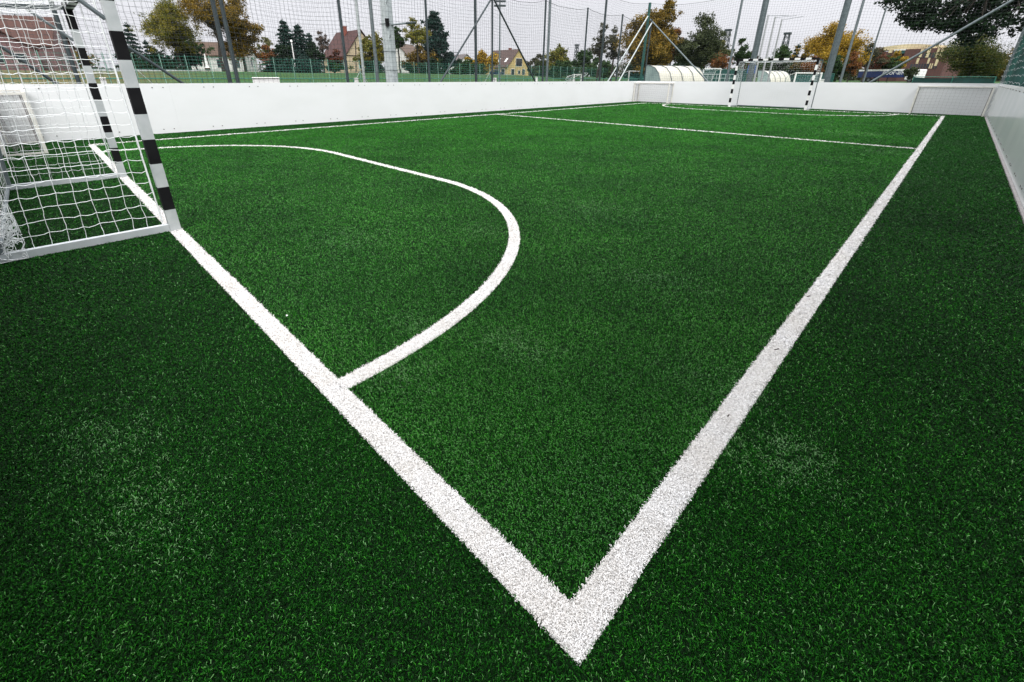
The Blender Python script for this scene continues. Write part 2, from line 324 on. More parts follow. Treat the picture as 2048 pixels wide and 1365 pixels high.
wall('white board wall behind the far striped goal, between the two small goals', (X1, Y1+0.05), (X1, Y0-0.06), (-1, 0), bolts=False, h=1.10, h2=1.13)
wall('glossy pale board wall running along the right edge of the pitch', (X1, Y0-0.038), (X0-0.2, Y0-0.038), (0, 1), GLOSS_PANEL, bolts=True, h=1.135)
wall('white board wall behind the near striped goal at the left edge', (X0, Y0-0.06), (X0, Y1), (1, 0), bolts=False, h=1.11)
kb = MB()
for i in range(26): kb.box(X0+i*1.0+0.003, X0+i*1.0+0.997, Y0-0.036, Y0-0.006, -0.05, 0.016)
tag(kb.build('kerb', KERB), kind='structure')

# ------------------------------------------------------------------ handball goals
def wobble(P, s): return P+RNG.normal(0, s, P.shape)
def net_patch(fn, nu, nv, jit, sub=1):
    u, v = np.meshgrid(np.linspace(0, 1, nu+1), np.linspace(0, 1, nv+1), indexing='ij'); P = np.array(fn(u, v)); P = np.moveaxis(P, 0, -1)
    Q = wobble(P, jit); return Q
def sag_segs(P, sag):
    """cords drawn as three-piece sagging links between grid nodes"""
    A, B = grid_segs(P); m1 = A*0.67+B*0.33; m2 = A*0.33+B*0.67; d = B-A; horiz = np.hypot(d[:, 0], d[:, 1]) > np.abs(d[:, 2])
    s = sag*RNG.uniform(-0.15, 1.0, len(A))*np.where(horiz, 1, 0.0); m1[:, 2] -= s; m2[:, 2] -= s*RNG.uniform(0.6, 1.1, len(A))
    m1 += RNG.normal(0, sag*0.16, m1.shape); m2 += RNG.normal(0, sag*0.16, m2.shape)
    return np.concatenate([A, m1, m2]), np.concatenate([m1, m2, B])
HW, GH, PD, TD, BD = 1.57, 2.0, 0.08, 0.90, 1.10
def make_goal(label, loc, rz, cord_r, jit, sag, stripe):
    root = empty('handball_goal', loc, label, 'goal', 'striped goals', rz)
    def post(y):
        m = MB(); h = PD/2
        for i in range(9): m.box(-h, h, y-h, y+h, i*0.2, (i+1)*0.2, i % 2)
        m.box(-h, h, y-h, y+h, 1.8, GH+PD, 1); return m.build('post', [stripe, BLACK], root)
    for y in (-HW, HW): post(y)
    m = MB(); h = PD/2-0.001; w = 2*HW-PD; n = 13
    x_in = -HW+PD/2; segw = (w-0.4)/n
    m.box(-h, h, x_in+0.001, x_in+0.2, GH+0.001, GH+PD-0.001, 1); m.box(-h, h, -x_in-0.2, -x_in-0.001, GH+0.001, GH+PD-0.001, 1)
    for i in range(n): m.box(-h, h, x_in+0.2+i*segw, x_in+0.2+(i+1)*segw, GH+0.001, GH+PD-0.001, i % 2)
    m.build('crossbar', [stripe, BLACK], root)
    for y in (-HW, HW):
        MB().bar((-PD/2, y, GH+0.03), (-TD, y, GH-0.02), 0.045).build('top_arm', DARK_STEEL, root)
        MB().tube([(-PD/2, y, GH-0.32), (-0.36, y, GH-0.01)], 0.016, 8).build('brace', GALV, root)
        MB().tube([(-TD, y, GH-0.02), (-BD+0.02, y, 0.05)], 0.02, 8).build('back_tube', GALV, root)
        MB().box(-BD, -PD/2-0.001, y-0.025, y+0.025, 0.006, 0.066).build('bottom_rail', ALU, root)
        MB().tube([(-PD/2-0.035, y*1.0, 0.09), (-PD/2-0.035, y, GH-0.05)], 0.005, 6).build('net_rod', NET_WHITE, root)
    MB().tube([(-BD, -HW, 0.035), (-BD, HW, 0.035)], 0.02, 8).build('back_rail', GALV, root)
    MB().tube([(-TD, -HW, GH-0.02), (-TD, HW, GH-0.02)], 0.018, 8).build('top_rail', GALV, root)
    A, B = [], []
    x0 = -PD/2-0.04
    for y in (-HW+0.01, HW-0.01):
        P = net_patch(lambda u, v: (x0+u*(-(TD+(BD-TD)*(1-v))-x0), y*(1-0.03*np.sin(np.pi*u)*np.sin(np.pi*v))+0*u, 0.07+v*(GH-0.1)), 10, 20, jit); P[0, :, 0] = x0; P[:, 0, 2] = 0.066
        a, b = sag_segs(P, sag); A.append(a); B.append(b)
    P = net_patch(lambda u, v: (-(TD+(BD-TD)*(1-v))-0.04*np.sin(np.pi*v)*np.sin(np.pi*u)**0.7, -HW+u*2*HW, 0.05+v*(GH-0.08)), 31, 20, jit*1.3); a, b = sag_segs(P, sag); A.append(a); B.append(b)
    P = net_patch(lambda u, v: (x0+v*(-TD-x0), -HW+u*2*HW, GH+0.0-0.06*np.sin(np.pi*v)*np.sin(np.pi*u)**0.6-0.03*np.sin(9*u)**2*np.sin(np.pi*v)), 31, 9, jit*1.5); a, b = sag_segs(P, sag); A.append(a); B.append(b)
    rr = np.concatenate([np.full((len(q), 1), cord_r*(1.0 if i == 0 else 0.85 if i == 1 else 0.45)) for i, q in enumerate(A)]); seg_mesh('net', np.concatenate(A), np.concatenate(B), rr, NET_WHITE, root)
    return root
def bunch(root, c, n, rx, rz_, r):
    A, B = [], []
    for i in range(n):
        p = np.array(c)+RNG.normal(0, 1, 3)*np.array([rx, rx*1.2, rz_]); p[2] = abs(p[2])+0.01; d = RNG.normal(0, 1, 3)
        for k in range(9):
            d = d*0.75+RNG.normal(0, 0.6, 3); q = p+d/np.linalg.norm(d)*0.05; q[2] = max(0.012, q[2]); q[:2] = c[:2]+np.clip(q[:2]-np.array(c[:2]), -2.3*rx, 2.3*rx); A.append(p); B.append(q); p = q
    seg_mesh('loose_net', A, B, r, NET_WHITE, root)
g = make_goal('black and white striped goal with white net at the left edge, nearest the camera', (0, 5.97, 0), 0, 0.0026, 0.0035, 0.012, WHITE_STRIPE)
bunch(g, (-1.06, -1.50, 0.15), 80, 0.05, 0.14, 0.0026)
make_goal('black and white striped goal standing at the far end wall', (PL, 5.95, 0), math.pi, 0.0025, 0.008, 0.02, WHITE_PAINT)

# ------------------------------------------------------------------ mini goals
def mini_goal(label, loc, rz, depth):
    """frame opening faces local +x, width along y from 0 to -2.08"""
    root = empty('mini_goal', loc, label, 'goal', 'small white goals', rz); W_, H_ = 2.06, 1.03; s = 0.05
    for y in (-s/2, -W_+s/2): MB().box(-s, 0, y-s/2, y+s/2, 0.004, H_).build('post', CREAM_ALU, root, 0.004)
    MB().box(-s, 0.0, -W_+s+0.001, -s-0.001, H_-s, H_-0.001).build('crossbar', CREAM_ALU, root, 0.004)
    for y in (-s/2, -W_+s/2):
        MB().box(-depth, -s-0.001, y-0.018, y+0.018, 0.006, 0.04).build('bottom_rail', CREAM_ALU, root)
        MB().box(-depth, -s-0.001, y-0.018, y+0.018, H_-0.042, H_-0.006).build('top_rail', CREAM_ALU, root)
        MB().box(-depth, -depth+0.035, y-0.017, y+0.017, 0.042, H_-0.044).build('back_post', CREAM_ALU, root)
    MB().box(-depth+0.002, -depth+0.033, -W_+s, -s, H_-0.04, H_-0.01).build('back_rail', CREAM_ALU, root)
    A, B = [], []
    for y in (-s, -W_+s):
        P = net_patch(lambda u, v: (-s+u*(-depth+0.05+s), y+0*u, 0.03+v*(H_-0.06)), 4, 9, 0.006); a, b = sag_segs(P, 0.008); A.append(a); B.append(b)
    P = net_patch(lambda u, v: (-depth+0.06+0.10*(1-v)**2+0*u, -s-u*(W_-2*s), 0.02+v*(H_-0.06)-0.02*np.sin(7*u)*(1-v)), 17, 9, 0.006); a, b = sag_segs(P, 0.010); A.append(a); B.append(b)
    P = net_patch(lambda u, v: (-s-v*(depth-0.08), -s-u*(W_-2*s), H_-0.03-0.03*np.sin(np.pi*v)), 17, 4, 0.006); a, b = sag_segs(P, 0.008); A.append(a); B.append(b)
    seg_mesh('net', np.concatenate(A), np.concatenate(B), 0.0018, NET_GREY, root)
    for y in (-s-0.015, -W_+s+0.015): MB().tube([(-s-0.03, y, 0.04), (-s-0.03, y+0.004, 0.5), (-s-0.03, y, H_-0.05)], 0.008, 5).build('net_rope', NET_GREY, root)
    return root
mini_goal('small white goal in the far left corner of the board wall', (23.74, 10.93, 0), math.pi, 0.56)
mini_goal('small white goal with grey net in the far right corner beside the glossy wall', (23.76, -1.04, 0), math.pi, 0.54)
mini_goal('small white goal seen through the net of the near striped goal', (-0.65, 12.98, 0), 0, 0.55)

# ------------------------------------------------------------------ ball stop fences
def stop_net(name, root, p0, p1, z0, z1, spans, cell, r, m, sag=0.16, jit=0.006):
    p0 = np.array(p0, float); p1 = np.array(p1, float); L_ = np.linalg.norm(p1-p0); nu = int(L_/cell); nv = int((z1-z0)/cell)
    u, v = np.meshgrid(np.linspace(0, 1, nu+1), np.linspace(0, 1, nv+1), indexing='ij'); t = (u*spans) % 1.0
    s = 4*t*(1-t)
    z = z0+v*(z1-z0)-sag*s*(0.35+0.65*v)+0.035*np.sin(v*23+np.floor(u*spans)*2.1)*s
    nrm = np.array([-(p1-p0)[1], (p1-p0)[0]])/L_; out = 0.10*np.sin(u*spans*2.7+v*3)*s
    P = np.stack([p0[0]+u*(p1-p0)[0]+nrm[0]*out, p0[1]+u*(p1-p0)[1]+nrm[1]*out, z], 2); P = P+RNG.normal(0, jit, P.shape)
    A, B = grid_segs(P); seg_mesh(name, A, B, r, m, root)
    rp = MB(); top = P[:, -1]; rp.tube(top[::2] if len(top) % 2 else np.concatenate([top[::2], top[-1:]]), 0.009, 4); rp.build('top_rope', NET_DARK, root)
def pole(m, x, y, h, r, z0=-0.06, n=10): return m.tube([(x, y, z0), (x, y, h)], r, n)

Fn = empty('ball_stop_fence', (10.0, 13.9, 0), 'dark ball stop net on thin posts close behind the left board wall', 'fence', 'ball stop fences')
def local(root, p): return (p[0]-root.location.x, p[1]-root.location.y, p[2] if len(p) > 2 else 0)
for X in [-6.3, -3.02, 0.26, 3.55, 6.81, 10.09, 13.37, 16.69, 19.96, 23.26, 26.55]:
    pole(MB(), X-10, 0, 4.43, 0.042).build('post', DARK_STEEL, Fn, smooth=True)
for (a, b) in (((10.58, 1.13), (13.30, 4.12)), ((16.15, 1.13), (13.44, 4.12))):
    dx = (b[0]-a[0])/(b[1]-a[1]); MB().tube([(a[0]-dx*a[1]-10, -0.02, -0.05), (b[0]-10, -0.02, b[1])], 0.036, 8).build('brace', DARK_STEEL, Fn, smooth=True)
for (q0, q1) in (((362, 165), (236, 82)), ((96, 156), (0, 92))):
    a = onY(*q0, 13.9); b = onY(*q1, 13.9); dx = (b[0]-a[0])/(b[2]-a[2]); MB().tube([(a[0]-dx*(a[2]+0.05)-10, -0.03, -0.05), (b[0]-10, -0.03, b[2])], 0.034, 8).build('brace', DARK_STEEL, Fn, smooth=True)
a = onY(1237, 162, 13.9); b = onY(1303, 46, 13.9); dx = (b[0]-a[0])/(b[2]-a[2])
MB().tube([(a[0]-dx*a[2]-10, -0.02, -0.05), (b[0]-10, -0.02, b[2])], 0.034, 8).build('brace', PALE_STEEL, Fn, smooth=True)
stop_net('net', Fn, (-16.3, 0), (16.55, 0), 0.1, 4.40, 10, 0.125, 0.0027, NET_DARK)

YT = 15.5; Ft = empty('ball_stop_fence', (15, YT, 0), 'taller ball stop net on thicker grey posts, second row behind the left board wall', 'fence', 'ball stop fences')
top_o = onY(1300.6, 6, YT)[2]
for i in range(8):
    X = 29.1-5.06*i
    if i: pole(MB(), X-15, 0, top_o, 0.062).build('post', DARK_STEEL if i % 2 else GALV, Ft, smooth=True)
stop_net('net', Ft, (-15-6.3, 0), (14.1, 0), 0.1, top_o-0.03, 7, 0.125, 0.0027, NET_DARK)
XF = 29.1; Ff = empty('ball_stop_fence', (XF, 7, 0), 'tall ball stop net with green corner post behind the far end wall', 'fence', 'ball stop fences')
tag(pole(MB(), 0, YT-7, top_o, 0.085).build('post', GREEN_POST, Ff, smooth=True), 'dark green corner post')
for Y in (9.93, 4.36, -1.33): pole(MB(), 0, Y-7, top_o, 0.06).build('post', GALV, Ff, smooth=True)
a = onX(1415, 162, XF); b = onX(1300, 39, XF); k = (b[1]-a[1])/(b[2]-a[2]); MB().tube([(0.02, a[1]-k*a[2]-7, -0.05), (0.02, b[1]-7, b[2])], 0.045, 8).build('brace', GALV, Ff, smooth=True)
a = onX(1740, 164, XF); b = onX(2026, 0, XF); k = (b[1]-a[1])/(b[2]-a[2]); zt = (-1.3-a[1])/k+a[2]; MB().tube([(0.02, a[1]-k*a[2]-7, -0.05), (0.02, -1.3-7, zt)], 0.052, 8).build('brace', GALV, Ff, smooth=True)
a = onY(1216, 162, YT); b = onY(1296, 33, YT); k = (b[0]-a[0])/(b[2]-a[2]); MB().tube([(a[0]-k*a[2]-XF, YT-7, -0.05), (b[0]-XF, YT-7, b[2])], 0.04, 8).build('brace', PALE_STEEL, Ff, smooth=True)
stop_net('net', Ff, (0, YT-7), (0, -1.33-7), 0.1, top_o-0.03, 3, 0.125, 0.0031, NET_DARK, sag=0.25)

TEAL = bpy.data.materials.new('teal_screen'); TEAL.use_nodes = True
def _teal():
    nt = TEAL.node_tree; N = nt.nodes; L = nt.links; b = N['Principled BSDF']; b.inputs['Roughness'].default_value = 0.7
    tc = N.new('ShaderNodeTexCoord'); no = N.new('ShaderNodeTexNoise'); no.inputs['Scale'].default_value = 0.8; no.inputs['Detail'].default_value = 6; mp = N.new('ShaderNodeMapping'); mp.inputs['Scale'].default_value = (1, 1, 0.12)
    rp = N.new('ShaderNodeValToRGB'); rp.color_ramp.elements[0].position = 0.35; rp.color_ramp.elements[1].position = 0.7; rp.color_ramp.elements[0].color = (0.002, 0.05, 0.042, 1); rp.color_ramp.elements[1].color = (0.008, 0.17, 0.14, 1)
    L.new(tc.outputs['Object'], mp.inputs[0]); L.new(mp.outputs[0], no.inputs['Vector']); L.new(no.outputs['Fac'], rp.inputs[0]); L.new(rp.outputs[0], b.inputs['Base Color'])
    t = N.new('ShaderNodeBsdfTranslucent'); L.new(rp.outputs[0], t.inputs['Color']); ms = N.new('ShaderNodeMixShader'); ms.inputs[0].default_value = 0.35; L.new(b.outputs[0], ms.inputs[1]); L.new(t.outputs[0], ms.inputs[2]); L.new(ms.outputs[0], N['Material Output'].inputs['Surface'])
_teal()
W0 = empty('wind_screen', (15, -1.36, 0), 'dark teal wind screen above the glossy right wall', 'fence')
s = MB()
nx = 160; xs = np.linspace(-16.5, 13.9, nx); v = []; f = []
for i, x in enumerate(xs):
    y = 0.05*math.sin(x*2.2)+0.03*math.sin(x*5.1+1)
    for z in (0.3, 2.0, 4.2): v += [(x, y*(1 if z == 2.0 else 0.4), z), (x, y*(1 if z == 2.0 else 0.4)-0.006, z)]
for i in range(nx-1):
    for k in (0, 2): f += [(i*6+k, (i+1)*6+k, (i+1)*6+k+2, i*6+k+2), (i*6+k+1, i*6+k+3, (i+1)*6+k+3, (i+1)*6+k+1)]
s.add(v, f).build('screen', TEAL, W0, smooth=True)
for i in range(6): pole(MB(), 13.9-6*i, -0.12, 4.5, 0.04).build('post', GREEN_POST, W0, smooth=True)
P = net_patch(lambda u, v_: (-16.5+u*30.4, 0.12+0*u, 1.2+v_*3.0-0.05*np.sin(u*60)**2), 120, 15, 0.012); A, B = grid_segs(P); hz = np.abs((B-A)[:, 2]) < 0.12
seg_mesh('net', A[hz], B[hz], 0.0028, NET_WHITE, W0)

# wire mesh fence before the embankment
YF = 38.0; Wf = empty('wire_fence', (30, YF, 0), 'green wire mesh fence with thin posts along the foot of the grass bank', 'fence')
zt = 2.62
for i in range(46): 
    X = -4+i*1.45; MB().tube([(X-30, 0, -0.1), (X-30, 0, zt)], 0.022, 6).build('post', mat('pale_green_paint', (0.20, 0.36, 0.30), (0.14, 0.28, 0.23), 0.5), Wf)
A, B = [], []
for z in np.arange(0.1, zt-0.05, 0.2):
    for k in range(45): A.append((-34+k*1.45, 0.03, z)); B.append((-34+(k+1)*1.45, 0.03, z+random.uniform(-.01, .01)))
for x in np.arange(-34, 31.2, 0.24): A.append((x, 0.03, 0.05)); B.append((x, 0.03, zt-0.05))
seg_mesh('wire_panel', A, B, 0.009, GREEN_WIRE, Wf)
for k in (6, 17, 28, 39):
    for sgn in (-1, 1): MB().tube([(-34+k*1.45, 0.02, 1.7), (-34+(k+sgn*0.9)*1.45, 0.02, -0.05)], 0.018, 6).build('brace', PALE_STEEL, Wf)
YR = 19.5; Rl = empty('railing', (20, YR, 0), 'pale green pitch railing with thin uprights before the wire fence', 'railing')
MB().tube([(-24, 0, 1.2), (24, 0, 1.2)], 0.02, 8).build('rail', GREEN_WIRE, Rl)
for i in range(25): MB().tube([(-24+2*i, 0, -0.1), (-24+2*i, 0, 1.185)], 0.018, 6).build('post', GREEN_WIRE, Rl)

# ------------------------------------------------------------------ poles
b = at(784.5, 163, 17.5)
fm = empty('light_column', (b[0], b[1], 0), 'thick grey concrete lighting column with a small lamp arm and camera', 'lamp post', rz=R(20))
m = MB(); v = []
for z, w in ((-0.1, 0.21), (9.0, 0.15)):
    c = w*0.30; v += [(w-c, -w*.8, z), (w, -w*.8+c, z), (w, w*.8-c, z), (w-c, w*.8, z), (-w+c, w*.8, z), (-w, w*.8-c, z), (-w, -w*.8+c, z), (-w+c, -w*.8, z)]
m.add(v, [(i, (i+1) % 8, (i+1) % 8+8, i+8) for i in range(8)]+[tuple(range(8))[::-1], tuple(range(8, 16))]).build('column', CONCRETE, fm)
zl = at(800, 48, 17.5)[2]
def to_local(o, p): return o.matrix_basis.inverted() @ Vector(tuple(map(float, p)))
bpy.context.view_layer.update()
pa = to_local(fm, at(783, 50, 17.4)); pb = to_local(fm, at(812, 47, 17.4)); pc = to_local(fm, at(832, 45.5, 17.4))
MB().tube([pa, pb], 0.03, 8).build('lamp_arm', GALV, fm)
lm = MB(); lm.bar(pb, pc, 0.13, 0.06).build('lamp_head', DARK_STEEL, fm, 0.015)
pk = to_local(fm, at(774.5, 46, 17.25)); cm = MB(); cm.box(pk.x-0.05, pk.x+0.05, pk.y-0.05, pk.y+0.05, pk.z-0.11, pk.z+0.02); cm.tube([(pk.x, pk.y, pk.z+0.02), (pk.x, pk.y, pk.z+0.08), (pk.x, pk.y, pk.z+0.13)], 0.07, 10); cm.build('camera_housing', BLACK, fm, 0.01)
for zz in (3.9, 2.95, 2.1, 1.5):
    m = MB()
    for i in range(8): pass
    m.tube([(0.20, -0.2, zz), (0.20, 0.2, zz)], 0.008, 5); m.tube([(-0.2, -0.18, zz), (0.2, -0.18, zz)], 0.008, 5); m.tube([(-0.2, 0.18, zz), (0.2, 0.18, zz)], 0.008, 5); m.tube([(-0.2, -0.18, zz), (-0.2, 0.18, zz)], 0.008, 5); m.build('strap', DARK_STEEL, fm)
for zz in (3.55, 3.0, 2.5):
    MB().tube([(-0.15, -0.15, zz), (-0.32, -0.3, zz+0.02), (-0.36, -0.34, zz+0.08)], 0.01, 5).build('hook', DARK_STEEL, fm)
def mast(label, xb, yb, D, r0, r1, h, mt=None, name='floodlight_mast'):
    p = at(xb, yb, D); mt = mt or mat('weathered_steel', (0.12, 0.15, 0.16), (0.085, 0.11, 0.12), 0.55, 0.3, scale=6); o = empty(name, (p[0], p[1], 0), label, 'mast', 'floodlight masts')
    MB().tube([(0, 0, -0.1), (0, 0, h)], r0, 14, r2=r1).build('shaft', mt, o, smooth=True)
    MB().tube([(0, 0, -0.1), (0, 0, 0.06)], r0*2.0, 14).build('base_plate', CONCRETE, o)
    hd = MB(); hd.box(-0.8, 0.8, -0.05, 0.05, h-0.1, h)
    for i in range(4): hd.box(-0.75+i*0.4, -0.45+i*0.4, -0.2, 0.06, h-0.02, h+0.3)
    hd.build('lamp_head', DARK_STEEL, o); return o
mast('thick grey floodlight mast rising behind the left end of the far striped goal', 1498, 163, 31.5, 0.17, 0.14, 12)
mast('thick grey floodlight mast right of the far striped goal', 1652, 163, 31.5, 0.17, 0.13, 12)
p = at(1727, 163, 33); o = empty('steel_pole', (p[0], p[1], 0), 'thin grey pole ending just below the overhanging branch', 'pole'); MB().tube([(0, 0, -0.1), (0, 0, at(1779, 13, 33)[2])], 0.045, 8, r2=0.035).build('shaft', GALV, o, smooth=True); MB().tube([(0, 0, -0.1), (0, 0, 0.05)], 0.12, 10).build('base_plate', CONCRETE, o)
p = at(729, 164, 18.5); o = empty('steel_pole', (p[0], p[1], 0), 'thin pale grey pole beside the thick concrete column', 'pole'); MB().tube([(0, 0, -0.1), (0, 0, 6.5)], 0.05, 8).build('shaft', PALE_STEEL, o, smooth=True); MB().tube([(0, 0, -0.1), (0, 0, 0.05)], 0.12, 10).build('base_plate', CONCRETE, o)
p = at(476, 165, 18.0); o = empty('steel_pole', (p[0], p[1], 0), 'dark grey pole in front of the autumn tree with two trunks', 'pole'); MB().tube([(0, 0, -0.1), (0, 0, 6.5)], 0.06, 8).build('shaft', DARK_STEEL, o, smooth=True); MB().tube([(0, 0, -0.1), (0, 0, 0.05)], 0.14, 10).build('base_plate', CONCRETE, o)
D = 60; p = at(999, 162, D); z = at(1001, 3, D)[2]; o = empty('floodlight_mast', (p[0], p[1], 0), 'slender distant mast with two small crossarms', 'mast', 'floodlight masts')
MB().tube([(0, 0, 0), (0, 0, z+1.5)], 0.12, 8, r2=0.07).build('shaft', GALV, o, smooth=True)
for k, zz in enumerate((z, at(1001, 12, D)[2])): MB().bar((-0.5, 0.5, zz), (0.5, -0.5, zz), 0.16, 0.2).build('lamp_head', DARK_STEEL, o)
for i, (xb, xt, yt, nm) in enumerate(((1508, 1540, 30, 'tallest, left of three'), (1522, 1552.5, 34, 'middle of three'), (1535.7, 1563.5, 39, 'shortest, right of three'))):
    D = 38; p = at(xb, 163, D); h = at(xt, yt, D)[2]; o = empty('flagpole', (p[0], p[1], 0), 'white flagpole, '+nm+' behind the far striped goal', 'flagpole', 'white flagpoles')
    MB().tube([(0, 0, -0.05), (0, 0, h)], 0.07, 8, r2=0.045).build('shaft', mat('backlit_white', (0.36, 0.37, 0.38), (0.28, 0.29, 0.30), 0.5), o, smooth=True)  # white shaft greyed in colour to carry its backlit look against bright sky
    MB().tube([(0, 0, h-0.05), (0.9, -1.0, h-0.03+0.1*i)], 0.012, 5).build('arm', GALV, o)
    MB().tube([(0, 0, -0.06), (0, 0, 0.04)], 0.12, 8).build('base_plate', CONCRETE, o)
D = 105; p = at(908, 146, D); z = at(906.5, 100, D)[2]; o = empty('utility_pole', (p[0], p[1], 0.9), 'thin concrete utility pole with a crossarm beside the dark poplar', 'utility pole'); MB().tube([(0, 0, 0), (0, 0, z-0.9)], 0.16, 8, r2=0.1).build('shaft', CONCRETE, o); MB().bar((-0.7, 0.7, z-1.4), (0.7, -0.7, z-1.4), 0.12).build('crossarm', DARK_STEEL, o)
D = 82; p = at(592, 141, D); z = at(585, 84, D)[2]; o = empty('utility_pole', (p[0], p[1], 1.0), 'thin white pole with a round cap in front of the dark conifers', 'lamp post'); MB().tube([(0, 0, 0), (0, 0, z-1.0)], 0.11, 8, r2=0.08).build('shaft', WHITE_PAINT, o); MB().tube([(0, 0, z-1.0), (0, 0, z-0.85), (0, 0, z-0.7)], 0.2, 8, r2=0.12).build('cap', WHITE_PAINT, o)
def lattice(label, xb, yt, xt, D, w):
    p = at(xb, 150, D); h = at(xt, yt, D)[2]; o = empty('lattice_tower', (p[0], p[1], 0), label, 'tower', 'lattice towers'); m = MB(); n = 9
    for sx, sy in ((-1, -1), (1, -1), (1, 1), (-1, 1)): m.tube([(sx*w, sy*w, 0), (sx*w*0.45, sy*w*0.45, h)], 0.10, 5)
    for i in range(n):
        za, zb = h*i/n, h*(i+1)/n; wa, wb = w*(1-0.55*i/n), w*(1-0.55*(i+1)/n)
        for (ax, ay), (bx, by) in (((-1, -1), (1, -1)), ((1, -1), (1, 1)), ((1, 1), (-1, 1)), ((-1, 1), (-1, -1))):
            m.tube([(ax*wa, ay*wa, za), (bx*wb, by*wb, zb)], 0.06, 4); m.tube([(bx*wa, by*wa, za), (ax*wb, ay*wb, zb)], 0.06, 4)
    m.build('frame', DARK_STEEL, o); MB().box(-w*.7, w*.7, -w*.7, w*.7, h+0.02, h+0.5).build('platform', DARK_STEEL, o)
lattice('dark lattice tower beside the pale yellow trees', 1440, 63, 1454, 150, 1.1)
lattice('dark lattice tower left of the orange tree', 1556, 70, 1567, 150, 1.1)
lattice('distant lattice tower above the dark green trees', 1150, 92, 1151, 190, 1.0)

# ------------------------------------------------------------------ dugouts, goals and field furniture behind the far fence
ACRYL = mat('cream_acrylic', (0.52, 0.51, 0.43), (0.44, 0.43, 0.36), 0.3, scale=2, stretch=(1, 1, 2))
SHELL_END = mat('grey_acrylic', (0.36, 0.45, 0.44), (0.28, 0.36, 0.36), 0.25, scale=2)
def dugout(label, pxl, pxr, D, D2, h):
    a = at(pxl, 160, D); b = at(pxr, 160, D2); L_ = math.hypot(*(b-a)[:2]); rz = math.atan2(b[1]-a[1], b[0]-a[0])
    o = empty('dugout', (a[0], a[1], 0), label, 'team shelter', 'team shelters', rz)
    # local x along the shelter, back (curved) side faces the camera at -y
    prof = [(-0.0, 0.02), (-0.02, 0.6), (0.08, 1.15), (0.32, 1.65), (0.70, 1.98), (1.15, 2.12), (1.62, 2.16)]; prof = [(y, z*h/2.16) for y, z in prof]
    m = MB(); v = []
    for x in (0, L_):
        for off in (0, 0.012): v += [(x, y+off, z-off) for y, z in prof]
    n = len(prof); f = []
    for off in (0, n): f += [(off+i, off+i+1, off+2*n+i+1, off+2*n+i) for i in range(n-1)]
    f += [(0, n, 3*n, 2*n), (n-1, 2*n-1, 4*n-1, 3*n-1)]
    m.add(v, f).build('shell', ACRYL, o, smooth=True)
    for x in (0.0, L_):
        e = [(x, y, z) for y, z in prof]+[(x, 1.25, 0.02)]; e2 = [(x+0.01, y, z) for _, y, z in e]; k = len(e)
        MB().add(e+e2, [tuple(range(k)), tuple(range(2*k-1, k-1, -1))]+[(i, (i+1) % k, (i+1) % k+k, i+k) for i in range(k)]).build('end_panel', SHELL_END, o)
    for i in range(5):
        x = L_*i/4; MB().tube([(x, y-0.02, z+0.02) for y, z in prof], 0.022, 6).build('rib', GALV, o)
    MB().box(0.1, L_-0.1, 0.35, 0.75, 0.40, 0.46).build('bench', mat('teal_plastic', (0.02, 0.14, 0.13), None, 0.5), o)
    return o
dugout('long cream team shelter with a curved roof behind the far left small goal', 1322, 1411, 33, 36, at(1340, 131, 34)[2])
dugout('shorter cream team shelter seen through the net of the far striped goal', 1542, 1583, 56, 59, at(1555, 141.5, 57)[2])
def field_goal(label, pl, pr, D1, D2, ztop, m=WHITE_PAINT, net=None):
    a = at(pl, 160, D1); b = at(pr, 160, D2); L_ = math.hypot(*(b-a)[:2]); o = empty('football_goal', (a[0], a[1], 0), label, 'goal', 'white football goals', math.atan2(b[1]-a[1], b[0]-a[0]))
    for x in (0, L_): MB().box(x-0.05, x+0.05, -0.05, 0.05, 0, ztop).build('post', m, o)
    MB().box(0.051, L_-0.051, -0.049, 0.049, ztop-0.1, ztop-0.001).build('crossbar', m, o)
    for x in (0, L_): MB().tube([(x, 0.05, ztop-0.05), (x, 0.9, ztop-0.3), (x, 1.6, 0.03)], 0.025, 6).build('back_tube', m, o)
    P = net_patch(lambda u, v: (u*L_, 1.6-0.7*v-0.15*np.sin(np.pi*v), 0.03+v*(ztop-0.35)), max(4, int(L_/0.25)), 9, 0.01); A, B = grid_segs(P); seg_mesh('net', A, B, 0.008, net or NET_WHITE, o)
    return o
field_goal('white full size football goal behind the green corner post', 1257, 1312, 68, 75, at(1257, 142, 70)[2], net=mat('teal_cord', (0.03, 0.2, 0.18), None, 0.8))
field_goal('small white football goal before the dark green trees', 1148, 1162, 58, 60, at(1148, 148.5, 58)[2])
field_goal('white goal with teal net seen behind the right post of the far striped goal', 1589, 1640, 52, 54, at(1600, 145, 52)[2], net=mat('teal_cord', (0.03, 0.2, 0.18), None, 0.8))
field_goal('white goal frame with a long crossbar before the teal screen', 1404, 1438, 70, 72, at(1420, 136.5, 70)[2])
TEALSH = mat('teal_sheet', (0.004, 0.060, 0.052), (0.003, 0.042, 0.036), 0.7, scale=2)
